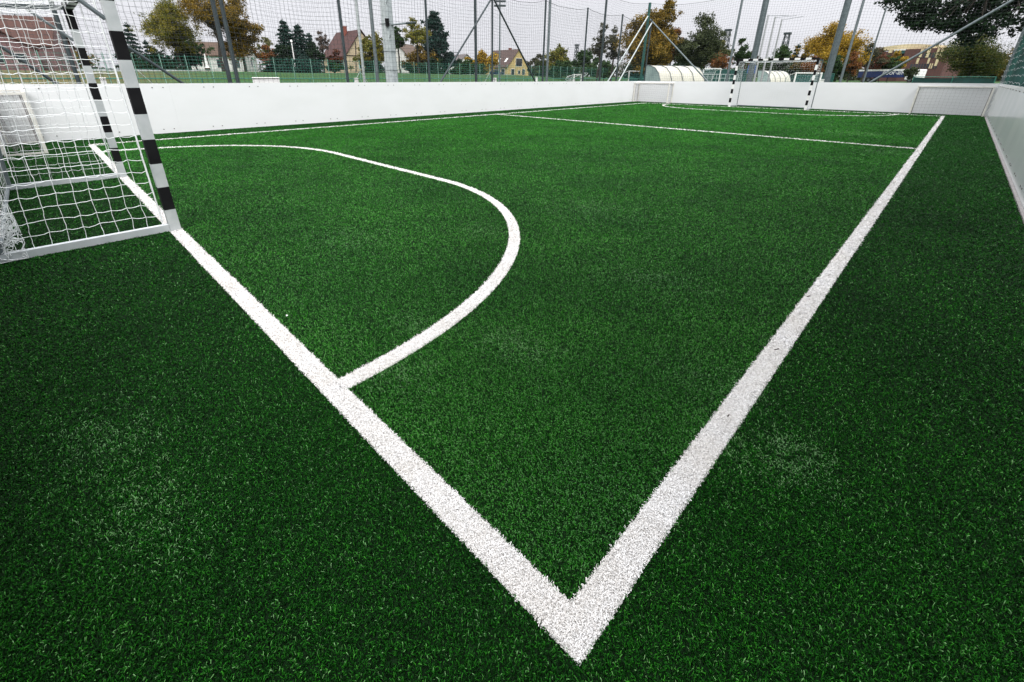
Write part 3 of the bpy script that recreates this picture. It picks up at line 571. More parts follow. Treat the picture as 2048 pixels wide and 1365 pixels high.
def screen(label, pl, pr, D1, D2, yt):
    a = at(pl, 160, D1); b = at(pr, 160, D2); L_ = math.hypot(*(b-a)[:2]); o = empty('fence_screen', (a[0], a[1], 0), label, 'fence', rz=math.atan2(b[1]-a[1], b[0]-a[0])); h = at((pl+pr)/2, yt, (D1+D2)/2)[2]
    v = []; n = int(L_*2)
    for i in range(n+1): v += [(L_*i/n, 0.05*math.sin(i*1.3), 0.1), (L_*i/n, 0.03*math.sin(i*1.7+1), h-0.05-0.06*abs(math.sin(i*0.7)))]
    MB().add(v+[(x, y+0.01, z) for x, y, z in v], [(2*i, 2*i+2, 2*i+3, 2*i+1) for i in range(n)]+[(2*i+2*n+2, 2*i+1+2*n+2, 2*i+3+2*n+2, 2*i+2+2*n+2) for i in range(n)]).build('sheet', TEALSH, o)
    for i in range(max(2, int(L_/2.2))+1): x = L_*i/max(2, int(L_/2.2)); MB().tube([(x, -0.06, 0), (x, -0.06, h)], 0.03, 6).build('post', GREEN_WIRE, o)
    MB().tube([(0, -0.06, h-0.02), (L_, -0.06, h-0.02)], 0.02, 6).build('rail', GREEN_WIRE, o)
screen('teal fence screen on pale posts right of the long team shelter', 1395, 1490, 74, 80, 139)
screen('teal fence screen behind the football goal and green corner post', 1258, 1330, 88, 92, 146)
screen('teal fence screen low behind the far striped goal', 1590, 1665, 62, 66, 147)
screen('low dark green barrier between the brick hall and the right wall', 1826, 1990, 44, 44, 153.5)
# white railing by the dugout
a = at(1405, 160, 50); b = at(1475, 160, 54); L_ = math.hypot(*(b-a)[:2]); o = empty('railing', (a[0], a[1], 0), 'pale railing with uprights just right of the long team shelter', 'railing', rz=math.atan2(b[1]-a[1], b[0]-a[0])); zt = at(1440, 149, 52)[2]
MB().tube([(0, 0, zt), (L_, 0, zt)], 0.025, 6).build('rail', PALE_STEEL, o); MB().tube([(0, 0, 1.25), (L_, 0, 1.25)], 0.02, 6).build('rail', PALE_STEEL, o)
for i in range(9): MB().tube([(L_*i/8, 0, 0), (L_*i/8, 0, zt)], 0.022, 6).build('post', PALE_STEEL, o)
p = at(1504, 138, 60); o = empty('notice_board', (p[0], p[1], 0), 'small blue board on a post behind the left post of the far striped goal', 'board', rz=R(-40)); MB().box(-0.5, 0.5, -0.02, 0.02, 1.75, 2.55).build('board', mat('blue_paint', (0.015, 0.08, 0.30), None, 0.5), o); MB().tube([(0, 0.05, 0), (0, 0.05, 2.5)], 0.04, 6).build('post', GALV, o)

def white_box(label, xl, xr, yt, D, depth, m=WHITE_PAINT, slot=False, taper=0.0):
    a = at(xl, 163, D); b = at(xr, 163, D); L_ = math.hypot(*(b-a)[:2]); o = empty('utility_box', (a[0], a[1], 0), label, 'box', 'white boxes behind the walls', math.atan2(b[1]-a[1], b[0]-a[0])); h = at((xl+xr)/2, yt, D)[2]
    t = taper*L_
    MB().add([(0, 0, -0.05), (L_, 0, -0.05), (L_, depth, -0.05), (0, depth, -0.05), (t, 0.02, h-0.03), (L_-t, 0.02, h-0.03), (L_-t, depth-0.02, h-0.03), (t, depth-0.02, h-0.03)], [(3, 2, 1, 0), (4, 5, 6, 7), (0, 1, 5, 4), (1, 2, 6, 5), (2, 3, 7, 6), (3, 0, 4, 7)]).build('casing', m, o, 0.02)
    MB().box(-0.01+t, L_+0.01-t, -0.015, depth+0.015, h-0.028, h).build('lid', m, o, 0.012)
    if slot: MB().box(L_*0.42, L_*0.56, -0.012, 0.02, h-0.16, h-0.05).build('slot', DARK_STEEL, o)
    return o
white_box('wide white storage box standing behind the left wall below the orange bush', 505, 560, 155, 15.4, 0.5, taper=0.01)
white_box('small white cabinet at the foot of the thin pale pole', 709, 717, 156.5, 18.2, 0.2)
white_box('small white cabinet with a dark slot behind the left wall before the yellow house', 986.5, 993, 156.5, 21, 0.2, slot=True)
white_box('tiny white cabinet right of the yellow house', 1071, 1075, 154.5, 30, 0.15)
white_box('pale box behind the left wall, between the two posts of the near striped goal', 201, 213, 155.5, 15.0, 0.2)
white_box('white cabinet beside the right post of the far striped goal', 1641, 1648, 159, 30, 0.2)

# ------------------------------------------------------------------ houses
def house(name, label, px, yb, D, turn, L_, Wd, hw, hr, wallm, roofm, windows=(), chimney=None, cat='house', over=0.35, doors=(), timber=False, skylights=(), z0=None):
    """origin at the near gable's middle; ridge runs along local -x away from the gable; turn = degrees the gable faces to the right of the viewer"""
    p = at(px, yb, D); d = (p-np.array(CAM))[:2]; d /= np.linalg.norm(d); r = np.array([d[1], -d[0]]); t = R(turn)
    nrm = -d*math.cos(t)+r*math.sin(t); z0 = p[2] if z0 is None else z0
    o = empty(name, (p[0], p[1], z0), label, cat, rz=math.atan2(nrm[1], nrm[0]))
    w = Wd/2
    v = [(0, -w, -2), (0, w, -2), (0, w, hw), (0, 0, hw+hr), (0, -w, hw), (-L_, -w, -2), (-L_, w, -2), (-L_, w, hw), (-L_, 0, hw+hr), (-L_, -w, hw)]
    MB().add(v, [(0, 1, 2, 3, 4), (9, 8, 7, 6, 5), (1, 6, 7, 2), (0, 4, 9, 5)]).build('wall', wallm, o)
    m = MB(); k = hr/w; th = 0.16
    for s in (-1, 1):
        e = s*(w+over); ze = hw-k*over
        v = [(over, 0, hw+hr+0.02), (over, e, ze+0.02), (-L_-over, e, ze+0.02), (-L_-over, 0, hw+hr+0.02)]
        v2 = [(x, y, z+th) for x, y, z in v]; m.add(v+v2, [(0, 1, 2, 3), (7, 6, 5, 4), (0, 4, 5, 1), (1, 5, 6, 2), (2, 6, 7, 3)])
    roof = m.build('roof', roofm, o)
    for (side, a, z, ww, hh) in windows:   # side g: gable, l: local -y side, r: +y side
        if side == 'g': fr = MB().box(0.0, 0.05, a-ww/2-0.08, a+ww/2+0.08, z-0.08, z+hh+0.08).build('window', WHITE_PAINT, o); MB().box(0.052, 0.06, a-ww/2, a+ww/2, z, z+hh).build('pane', GLASS, fr)
        else:
            s = -1 if side == 'l' else 1; y0, y1 = sorted((s*w, s*(w+0.05))); y2, y3 = sorted((s*(w+0.052), s*(w+0.06)))
            fr = MB().box(a-ww/2-0.08, a+ww/2+0.08, y0, y1, z-0.08, z+hh+0.08).build('window', WHITE_PAINT, o); MB().box(a-ww/2, a+ww/2, y2, y3, z, z+hh).build('pane', GLASS, fr)
    for (side, a, ww, hh) in doors:
        s = -1 if side == 'l' else 1
        if side == 'g': MB().box(0, 0.06, a-ww/2, a+ww/2, 0, hh).build('door', mat('door_brown', (0.08, 0.05, 0.03), None, 0.6), o)
        else: y0, y1 = sorted((s*w, s*(w+0.06))); MB().box(a-ww/2, a+ww/2, y0, y1, 0, hh).build('door', mat('door_brown', (0.08, 0.05, 0.03), None, 0.6), o)
    if timber:
        for y0, z0_, y1, z1 in ((-w, hw, 0, hw+hr), (w, hw, 0, hw+hr), (-w*0.5, 0, -w*0.35, hw+hr*0.55), (w*0.3, 0.5, w*0.25, hw+hr*0.6), (-w, hw, w, hw)): MB().bar((0.03, y0, z0_-0.1), (0.03, y1, z1-0.1), 0.14).build('beam', mat('dark_timber', (0.035, 0.025, 0.02), None, 0.7), o)
    if chimney:
        x, y, h = chimney; zc = hw+hr*(1-abs(y)/w); c = MB().box(x-0.35, x+0.35, y-0.35, y+0.35, zc-0.8, zc+h); c.box(x-0.42, x+0.42, y-0.42, y+0.42, zc+h+0.001, zc+h+0.15); c.build('chimney', mat('chimney_brick', (0.25, 0.07, 0.045), (0.18, 0.05, 0.035), 0.8, scale=5), o)
    for (x, f_) in skylights:
        y = -w*(1-f_); zc = hw+hr*f_+0.22; sl = MB(); k2 = hr/w
        sl.add([(x-0.4, y-0.5, zc-0.5*k2), (x+0.4, y-0.5, zc-0.5*k2), (x+0.4, y+0.5, zc+0.5*k2), (x-0.4, y+0.5, zc+0.5*k2), (x-0.4, y-0.5, zc-0.5*k2+0.08), (x+0.4, y-0.5, zc-0.5*k2+0.08), (x+0.4, y+0.5, zc+0.5*k2+0.08), (x-0.4, y+0.5, zc+0.5*k2+0.08)], [(3, 2, 1, 0), (4, 5, 6, 7), (0, 1, 5, 4), (1, 2, 6, 5), (2, 3, 7, 6), (3, 0, 4, 7)]); sl.build('skylight', WHITE_PAINT, o)
    return o
def tile(name, c1, c2=None): return mat(name, c1, c2, 0.8, scale=3, stretch=(0.4, 2.5, 2.5), bump=0.3)
house('house', 'pink house with a broad red tiled roof seen through the near goal net', 140, 140.5, 103, 74, 19, 9, 3.4, 3.9, mat('pink_render', (0.20, 0.115, 0.118), (0.165, 0.095, 0.098), 0.85, scale=2), tile('red_roof', (0.068, 0.022, 0.013), (0.042, 0.014, 0.009)),
      windows=(('l', -3, 1.0, 1.3, 1.3), ('l', -6, 1.0, 1.6, 1.4), ('l', -9.5, 1.0, 1.3, 1.3), ('g', 0, 1.0, 1.2, 1.3), ('g', 0, 4.2, 0.8, 0.9)), chimney=(-12, 0.6, 1.1), doors=(('l', -8, 1.0, 2.1),))
house('house', 'pink gabled wing standing before the broad red roof', 27, 140, 95, 10, 6, 6, 2.7, 2.1, mat('pink_render', (0.36, 0.20, 0.20)), tile('red_roof', (0.05, 0.02, 0.013)), windows=(('g', -1.2, 0.9, 1.2, 1.2), ('g', 1.3, 0.9, 1.0, 1.2)))
house('house', 'low white house with a brown tiled roof behind the autumn tree', 506, 141.5, 102, 72, 9.3, 6.5, 2.5, 2.1, mat('white_render', (0.62, 0.62, 0.59), (0.52, 0.52, 0.50), 0.85, scale=2), tile('brown_roof', (0.085, 0.048, 0.028), (0.055, 0.032, 0.02)),
      windows=(('l', -1.4, 0.4, 0.9, 1.4), ('l', -4.3, 0.4, 1.0, 1.4), ('g', 0, 0.8, 1.0, 1.1)), doors=(('l', -6.6, 0.9, 2.0),))
house('house', 'cream half timbered house with a steep dark red roof', 729, 143.5, 112, 28, 11.5, 8.2, 3.3, 5.0, mat('cream_render', (0.50, 0.40, 0.27), (0.43, 0.345, 0.235), 0.85, scale=2), tile('dark_red_roof', (0.060, 0.017, 0.014), (0.040, 0.012, 0.010)),
      windows=(('g', -0.6, 0.6, 1.2, 1.6), ('g', 2.2, 0.5, 1.1, 1.7), ('g', 0.9, 3.9, 1.5, 1.5), ('l', -1.8, 0.7, 1.2, 1.5)), chimney=(-6.2, -0.5, 1.6), doors=(('l', -4, 1.1, 2.1),), timber=True)
house('house', 'grey brown roofed house half hidden behind the concrete column', 798, 144, 118, -25, 9, 7, 2.6, 3.6, mat('white_render', (0.6, 0.6, 0.57)), tile('grey_brown_roof', (0.12, 0.08, 0.06), (0.08, 0.055, 0.04)), windows=(('g', -1.2, 0.8, 1.0, 1.2), ('g', 1.2, 0.8, 1.0, 1.2)))
house('house', 'yellow house with a dark brown roof, white skylights and a gable balcony', 1036, 152, 148, 44, 11.5, 9.0, 2.6, 4.7, mat('yellow_render', (0.50, 0.38, 0.165), (0.43, 0.325, 0.14), 0.85, scale=2), tile('dark_brown_roof', (0.075, 0.045, 0.038), (0.05, 0.03, 0.026)),
      windows=(('g', 0.3, 2.7, 2.6, 2.2), ('g', -2.3, 0.3, 1.3, 1.6), ('g', 0.4, 0.5, 0.9, 1.0), ('g', 2.3, 0.3, 1.2, 1.6), ('l', -2, 0.4, 1.6, 1.5)), chimney=(-4.2, 0.4, 0.9), skylights=((-2.2, 0.33), (-5.6, 0.33)), doors=(('l', -5, 1.1, 2.0),))
house('house', 'distant grey roofed house left of the yellow bushes', 934, 148, 170, 35, 8, 8, 3.2, 3.0, mat('white_render', (0.6, 0.6, 0.57)), tile('grey_roof', (0.12, 0.10, 0.10), (0.08, 0.07, 0.07)), windows=(('g', 0, 1.0, 1.4, 1.2),))
# carport
D = 92; p = at(545, 141, D); o = empty('carport', p, 'open shed with a reddish roof below the orange bush', 'shed', rz=YAW-R(90))
MB().box(-0.6, 2.0, -1.5, 1.5, 1.55, 1.65, M=Matrix.Rotation(R(-6), 4, 'Y')).build('roof', tile('shed_roof', (0.20, 0.09, 0.06), (0.14, 0.06, 0.04)), o)
MB().box(-1.7, -0.1, -1.4, 1.2, 1.22, 1.28, M=Matrix.Rotation(R(-14), 4, 'Y')).build('awning', mat('pale_sheet', (0.5, 0.47, 0.36), None, 0.6), o)
for x in (-1.4, 1.8):
    for y in (-1.2, 1.2): MB().box(x-0.06, x+0.06, y-0.06, y+0.06, -0.6, 1.35).build('post', BARK, o)
# folded parasol
D = 94; p = at(416, 140, D); o = empty('parasol', p, 'closed white parasol beside the low white house', 'parasol'); zt = at(416, 105, D)[2]-p[2]
MB().tube([(0, 0, 0.3), (0, 0, 0.5), (0, 0, zt*0.55), (0, 0, zt)], 0.42, 8, r2=0.05).build('canopy', WHITE_PAINT, o); MB().tube([(0, 0, -0.5), (0, 0, 0.4)], 0.05, 6).build('pole', GALV, o)

for lab, p0, p1 in (('low pale concrete edging on the grass bank behind the near goal posts', 150, 425), ('low pale concrete edging on the grass bank before the yellow house', 925, 1030)):
    a = onY(p0, 141, 51.4); b = onY(p1, 142 if p0 < 500 else 150, 51.4); o = MB(); n = int((b[0]-a[0])/1.0)
    za = 1.52 if p0 < 500 else 1.36
    for i in range(n): o.box(a[0]+i, a[0]+i+0.985, 51.3, 51.5, 1.2, za+0.26+0.015*math.sin(i*2.3))
    tag(o.build('low_wall', CONCRETE), lab, 'low wall', 'low walls on the grass bank', 'thing')
# ------------------------------------------------------------------ vehicles
def car(label, px, yb, D, turn, col, L_=4.1, H_=1.5):
    p = at(px, yb, D); d = (p-np.array(CAM))[:2]; o = empty('parked_car', (p[0], p[1], p[2]-0.25), label, 'car', rz=math.atan2(d[1], d[0])-math.pi/2+R(turn)); l = L_/2
    prof = [(-l, 0.30), (l, 0.30), (l, 0.62), (l*0.9, 0.80), (l*0.45, 0.92), (l*0.12, H_), (-l*0.62, H_), (-l*0.93, 0.95), (-l, 0.85)]
    MB().prism(prof, -0.82, 0.82).build('body', col, o, 0.05)
    for s in (-1, 1):
        y0, y1 = sorted((s*0.822, s*0.83))
        MB().prism([(l*0.36, 0.95), (l*0.10, H_-0.10), (-l*0.22, H_-0.10), (-l*0.22, 0.95)], y0, y1).build('window', GLASS, o); MB().prism([(-l*0.27, 0.95), (-l*0.27, H_-0.10), (-l*0.6, H_-0.10), (-l*0.78, 0.97)], y0, y1).build('window', GLASS, o)
        for x in (-l*0.62, l*0.62):
            w = MB().tube([(x, s*0.66, 0.31), (x, s*0.85, 0.31)], 0.31, 16).build('wheel', TYRE, o); MB().tube([(x, s*0.851, 0.31), (x, s*0.86, 0.31)], 0.18, 12).build('rim', GALV, w)
    return o
CARW = mat('white_car_paint', (0.72, 0.73, 0.74), None, 0.25, coat=0.6)
car('white hatchback parked before the pink house', 46, 139.5, 100, 4, CARW)
car('dark car parked at the left end of the bank before the pink house', 12, 139.5, 101, 2, mat('dark_car_paint', (0.03, 0.035, 0.04), None, 0.25, coat=0.6))
car('white car parked behind the bank before the dark poplar', 864, 146, 112, -12, CARW)
car('dark blue car parked beside the yellow house', 993, 149.5, 135, 6, mat('blue_car_paint', (0.01, 0.02, 0.06), None, 0.25, coat=0.6))
# lorry
D = 135; a = at(1714, 156, D); b = at(1803, 157, D-6); L_ = math.hypot(*(b-a)[:2]); o = empty('lorry', (a[0], a[1], 0.2), 'blue lorry trailer with white lettering and a white cab', 'lorry', rz=math.atan2(b[1]-a[1], b[0]-a[0])); zt = at(1760, 139.5, D-3)[2]-0.2; zb = at(1760, 155.5, D-3)[2]-0.2
BLUE = mat('blue_tarpaulin', (0.006, 0.022, 0.12), (0.004, 0.015, 0.085), 0.5, scale=0.6)
tr = MB().box(0, L_, 0, 2.5, zb, zt).build('trailer', BLUE, o, 0.03); MB().box(-0.02, L_+0.02, -0.03, 2.53, zt-0.32, zt+0.02).build('top_rail', WHITE_PAINT, tr)
MB().box(L_+0.5, L_+2.6, 0.05, 2.45, zb-0.45, zt-0.05).build('cab', WHITE_PAINT, o, 0.12); MB().box(L_+0.9, L_+2.3, 0.03, 0.048, zb+0.85, zt-0.75).build('window', GLASS, o)
for x in (1.5, 2.7, 3.9, L_+1.6):
    w = MB().tube([(x, 0.05, zb-0.5), (x, 0.4, zb-0.5)], 0.5, 14).build('wheel', TYRE, o); MB().tube([(x, 0.03, zb-0.5), (x, 0.048, zb-0.5)], 0.25, 12).build('rim', GALV, w)
def text(name, body, loc, size, rot, m, parent, ext=0.01):
    c = bpy.data.curves.new(name, 'FONT'); c.body = body; c.size = size; c.extrude = ext; t = bpy.data.objects.new(name, c); COL.objects.link(t); t.location = loc; t.rotation_euler = rot; c.materials.append(m); bpy.context.view_layer.update(); me = bpy.data.meshes.new_from_object(t.evaluated_get(bpy.context.evaluated_depsgraph_get())); bpy.data.objects.remove(t); q = bpy.data.objects.new(name, me); COL.objects.link(q); q.location = loc; q.rotation_euler = rot; q.parent = parent; return q
text('lettering', 'noor-PRO', (L_*0.56, -0.012, zb+0.55), 1.35, (R(90), 0, 0), WHITE_PAINT, tr); text('lettering', '.eu', (L_*0.865, -0.012, zb+0.55), 0.7, (R(90), 0, 0), WHITE_PAINT, tr)
# brick block with barrel roof
D = 175
a = at(1794, 152, D); b = at(1880, 152, D-4); L_ = math.hypot(*(b-a)[:2]); o = empty('brick_building', (a[0], a[1], 0), 'red brick hall with cream pilasters and a cream barrel roof', 'building', rz=math.atan2(b[1]-a[1], b[0]-a[0]))
H_ = at(1850, 98, D)[2]; BRICK = mat('red_brick', (0.11, 0.05, 0.043), (0.085, 0.038, 0.033), 0.85, scale=2, stretch=(1, 1, 4)); CREAM = mat('cream_panel', (0.62, 0.52, 0.32), (0.54, 0.45, 0.27), 0.7, scale=2)
MB().box(0, L_, 0, 9, -1, H_).build('wall', BRICK, o)
sx = lambda px: (px-1794)/86*L_
for px0, px1, y0, y1 in ((1826, 1831, 99, 115), (1839, 1845, 99, 116), (1858, 1862, 99, 117), (1865, 1870, 99, 117), (1824, 1829, 117, 128), (1846, 1850, 117, 128), (1862, 1867, 118, 133), (1853, 1855, 128, 138), (1857, 1859, 128, 138), (1838, 1841, 139, 146)):
    MB().box(sx(px0), sx(px1), -0.10, -0.005, at(1850, y1, D)[2], at(1850, y0, D)[2]).build('pilaster', CREAM, o)
for px0, px1, y0, y1 in ((1829, 1838, 107, 117), (1843, 1857, 107, 117), (1869, 1875, 107, 117), (1815, 1852, 128, 137), (1861, 1868, 133, 138)):
    w = MB().box(sx(px0), sx(px1), -0.07, -0.004, at(1850, y1, D)[2], at(1850, y0, D)[2]).build('window', GLASS, o); q = MB()
    n = max(2, int((px1-px0)/5))
    for i in range(1, n): x = sx(px0)+(sx(px1)-sx(px0))*i/n; q.box(x-0.08, x+0.08, -0.12, -0.072, at(1850, y1, D)[2], at(1850, y0, D)[2])
    q.build('mullion', BRICK, w)
a2 = (1725-1794)/86*L_
MB().box(a2, -0.01, 1.5, 8.9, -1, H_-0.3).build('wing', BRICK, o)
MB().box(sx(1768), sx(1791), 0.6, 1.49, at(1780, 108, D)[2], at(1780, 102, D)[2]).build('awning', mat('teal_awning', (0.01, 0.09, 0.09), None, 0.6), o); MB().box(sx(1767), sx(1792), 0.5, 1.49, at(1780, 101.8, D)[2], at(1780, 99, D)[2]).build('fascia', WHITE_PAINT, o)
MB().box(sx(1752), sx(1760), 1.38, 1.49, at(1756, 106, D)[2], at(1756, 100, D)[2]).build('panel', CREAM, o)
xa, xb = sx(1730), sx(1840); v = []; n = 16; zb_ = H_+0.02; zt_ = at(1780, 89, D)[2]
for i in range(n+1): 
    t = i/n; x = xa+(xb-xa)*t; z = zb_+(zt_-zb_)*(0.62+0.38*math.sin(math.pi*t)); v += [(x, 2.0, zb_), (x, 2.0, z), (x, 8.5, z), (x, 8.5, zb_)]
f = []
for i in range(n): f += [(4*i, 4*i+4, 4*i+5, 4*i+1), (4*i+1, 4*i+5, 4*i+6, 4*i+2), (4*i+2, 4*i+6, 4*i+7, 4*i+3)]
f += [(0, 1, 2, 3), (4*n+3, 4*n+2, 4*n+1, 4*n)]
MB().add(v, f).build('roof', CREAM, o)

# ------------------------------------------------------------------ trees
PAL = dict(
 dark=[(0.006, 0.018, 0.008), (0.012, 0.032, 0.012), (0.022, 0.05, 0.018)],
 spruce=[(0.006, 0.022, 0.018), (0.012, 0.036, 0.028), (0.02, 0.055, 0.042)],
 green=[(0.012, 0.035, 0.010), (0.028, 0.062, 0.016), (0.05, 0.09, 0.022)],
 yellowgreen=[(0.04, 0.055, 0.010), (0.10, 0.112, 0.017), (0.22, 0.19, 0.028), (0.13, 0.10, 0.018)],
 autumn=[(0.022, 0.026, 0.008), (0.075, 0.058, 0.010), (0.14, 0.095, 0.014), (0.27, 0.165, 0.02), (0.045, 0.055, 0.012)],
 gold=[(0.12, 0.08, 0.010), (0.27, 0.17, 0.014), (0.38, 0.24, 0.022), (0.12, 0.12, 0.016)],
 rust=[(0.09, 0.035, 0.012), (0.16, 0.065, 0.018), (0.22, 0.10, 0.03)],
 redbrown=[(0.07, 0.025, 0.014), (0.12, 0.04, 0.02), (0.10, 0.055, 0.025)],
 grey=[(0.03, 0.032, 0.018), (0.06, 0.06, 0.032), (0.095, 0.09, 0.045)],
 greygreen=[(0.022, 0.034, 0.014), (0.045, 0.06, 0.024), (0.075, 0.09, 0.035)],
 olive=[(0.012, 0.030, 0.008), (0.030, 0.055, 0.012), (0.090, 0.088, 0.016), (0.045, 0.066, 0.014)],
 pale=[(0.08, 0.09, 0.028), (0.14, 0.14, 0.045), (0.19, 0.18, 0.06)],
 plane=[(0.002, 0.008, 0.003), (0.005, 0.017, 0.006), (0.012, 0.034, 0.010)],
 bare=[(0.07, 0.05, 0.04), (0.11, 0.08, 0.06)])
def leaf_quads(C, n_per, spread, size, rng, flat=0.0):
    n = len(C)*n_per; c = np.repeat(C, n_per, 0)+rng.normal(0, 1, (n, 3))*np.array(spread)
    a = rng.normal(0, 1, (n, 3)); a /= np.linalg.norm(a, axis=1, keepdims=True); b = np.cross(a, rng.normal(0, 1, (n, 3))); b /= np.linalg.norm(b, axis=1, keepdims=True)
    s = size*(0.6+0.8*rng.random((n, 1))); a = a*s*0.75; b = b*s*0.45
    V = np.stack([c-a, c+b*0.9-a*0.1, c+a, c-b*0.9-a*0.1], 1).reshape(-1, 3); F_ = np.arange(n*4).reshape(-1, 4)
    return V, F_
def limb(m, p0, p1, r0, r1, rng, n=4, bend=0.12):
    p0 = np.array(p0, float); p1 = np.array(p1, float); L_ = np.linalg.norm(p1-p0); pts = [p0+(p1-p0)*t+(rng.normal(0, 1, 3)*L_*bend*math.sin(math.pi*t) if 0 < t < 1 else 0) for t in np.linspace(0, 1, n)]
    m.tube(pts, r0, 6, r2=r1, cap=False)
def tree(label, px, ytop, wpx, D, pal, ybot=128, fill=1.0, leaf=1.0, name='tree', cat='tree', ybase=146, lean=0.0, seed=None, group=None, gappy=0.35, top_off=0.0, shape=None, twigs=10):
    seed = seed if seed is not None else int(px*7+ytop); rng = np.random.default_rng(abs(seed)+5)
    base = at(px, ybase, D); k = mpp(px, D); W_ = wpx*k; zt = at(px, ytop, D)[2]; zb = at(px, ybot, D)[2]; z0 = 0.3 if base[1] > 50 else -0.1
    o = empty(name, (base[0], base[1], z0), label, cat, group); zt -= z0; zb = max(zb-z0, 0.15); H_ = zt-zb; cz = (zt+zb)/2
    q = k*1.0; ls = 2.7*q*leaf
    nc = int(160*fill*max(0.6, min(2.2, wpx*abs(ybot-ytop)/4500))); C = []
    nl = int(9+5*fill+wpx*abs(ybot-ytop)/1500); lob = []
    while len(lob) < nl:
        u = rng.normal(0, 1, 3); u /= np.linalg.norm(u); rad = rng.uniform(gappy*0.8, 0.98) if rng.random() < 0.85 else rng.uniform(0.1, 0.6)
        e = np.array([W_/2*0.96, W_/2*0.96, H_/2*0.90])*u*rad; zz = (e[2]/(H_/2)+1)/2
        if shape == 'up': e[:2] *= (0.45+0.75*zz)
        elif shape == 'down': e[:2] *= (1.15-0.75*zz)
        lob.append((e[0]+top_off*k*zz, e[1]-top_off*k*zz*0.3, cz+e[2], rng.uniform(0.6, 1.25)))
    lob[0] = (lob[0][0]*0.3, lob[0][1]*0.3, cz+H_/2*0.86, 0.7)
    rl = 0.115*math.sqrt(W_*min(W_, H_))*(1.15 if gappy < 0.2 else 1.0)
    for i in range(nc):
        q_ = lob[i % nl]; C.append(np.array(q_[:3])+rng.normal(0, 1, 3)*np.array([rl, rl, rl*0.72])*q_[3])
    C = np.array(C); sp = max(min(W_, H_*1.5)*0.040, 0.12)
    V, Fq = leaf_quads(C, int(44*min(1.6, max(0.8, 1/leaf))), (sp, sp, sp*0.85), ls, rng)
    V[:, 2] = np.maximum(V[:, 2], 0.05)
    np_mesh('crown', V, Fq, leafmat('leaf_'+pal, PAL[pal], 0.6, 0.2), o, rnd=np.clip(np.repeat(rng.random(len(C))*0.5, int(44*min(1.6, max(0.8, 1/leaf))))+rng.random(len(Fq))*0.5, 0, 1))
    m = MB(); tr = max(0.022*(zt), 0.05); fork = zb+H_*0.22; tx = lean*W_
    limb(m, (tx, 0, -0.4), (0, 0, fork), tr, tr*0.62, rng, 5, 0.03)
    sel = C[rng.permutation(len(C))[:twigs]]
    for c in sel:
        mid = np.array([c[0]*0.45, c[1]*0.45, fork+(c[2]-fork)*0.55]); limb(m, (0, 0, fork-0.05*H_*rng.random()), mid, tr*0.5, tr*0.26, rng); limb(m, mid, c, tr*0.26, tr*0.06, rng)
        for _ in range(2): c2 = C[rng.integers(len(C))]; limb(m, mid, mid+(c2-mid)*0.7, tr*0.14, tr*0.03, rng, 3)
    m.build('trunk', BARK, o, smooth=True)
    return o
def conifer(label, px, ytop, wpx, D, pal='spruce', ybase=146, droop=0.25, dens=1.0, col=1.0):
    rng = np.random.default_rng(int(px*3+ytop)); base = at(px, ybase, D); k = mpp(px, D); W_ = wpx*k; z0 = 0.3 if base[1] > 50 else -0.1; H_ = at(px, ytop, D)[2]-z0
    o = empty('conifer', (base[0], base[1], z0), label, 'conifer', 'conifers'); C = []; m = MB(); m.tube([(0, 0, -0.3), (0, 0, H_*0.97)], 0.02*H_, 7, r2=0.02); nt = int(H_/0.55)
    for i in range(nt):
        t = (i+0.5)/nt; z = H_*(0.06+0.93*t); r = W_/2*(1-t)**0.72*(0.85+0.4*rng.random())+0.1; nb = int((9+7*(1-t))*dens)
        for j in range(nb):
            a = 2*math.pi*(j+rng.random()*0.7)/nb; rr = r*(0.7+0.4*rng.random())
            for s in np.linspace(0.25, 1, 5): C.append((math.cos(a)*rr*s, math.sin(a)*rr*s, z-droop*rr*s*s+0.06*rng.normal()))
            if rng.random() < 0.25: m.tube([(0, 0, z), (math.cos(a)*rr, math.sin(a)*rr, z-droop*rr)], 0.035, 4, r2=0.008, cap=False)
    C.append((0, 0, H_)); C = np.array(C); V, Fq = leaf_quads(C, 9, (0.17*k/0.1, 0.17*k/0.1, 0.08*k/0.1), 2.3*k, rng)
    np_mesh('crown', V, Fq, leafmat('leaf_'+pal, PAL[pal], 0.6, 0.05), o, rnd=rng.random(len(Fq)))
    m.build('trunk', BARK, o, smooth=True); return o
G_ = 'trees beyond the fences'
tree('round dark tree behind the pink house', 66, 47, 108, 135, 'dark', 118, 1.2, group=G_)
tree('thin bare tree right of the red roof', 126, 64, 44, 122, 'bare', 110, 0.35, 0.6, group=G_, twigs=26)
tree('dark bush at the right end of the pink house', 172, 95, 60, 118, 'autumn', 140, 0.9, group=G_)
conifer('blue green spruce with open tiers right of the near goal post', 281, 48, 62, 88)
conifer('small slim conifer right of the open tiered spruce', 308, 82, 26, 92)
tree('dense dark hedge shrub below the open tiered spruce', 265, 98, 62, 80, 'dark', 143, 1.3, name='shrub', cat='shrub', group=G_)
tree('dense dark shrub left of the yellow green tree', 325, 95, 60, 82, 'dark', 143, 1.2, name='shrub', cat='shrub', group=G_)
tree('dense dark shrub under the yellow green tree', 385, 92, 62, 78, 'dark', 143, 1.3, name='shrub', cat='shrub', group=G_)
tree('yellow green tree with visible limbs and sky gaps', 364, 5, 108, 76, 'yellowgreen', 118, 1.15, 0.8, group=G_, gappy=0.6, twigs=30, seed=44)
tree('green lower tree beside the white parasol', 395, 70, 60, 84, 'green', 125, 0.9, group=G_)
tree('tall autumn tree with a leaning trunk before the white house', 448, -20, 118, 72, 'autumn', 78, 0.9, 0.75, group=G_, gappy=0.55, twigs=30, lean=0.02)
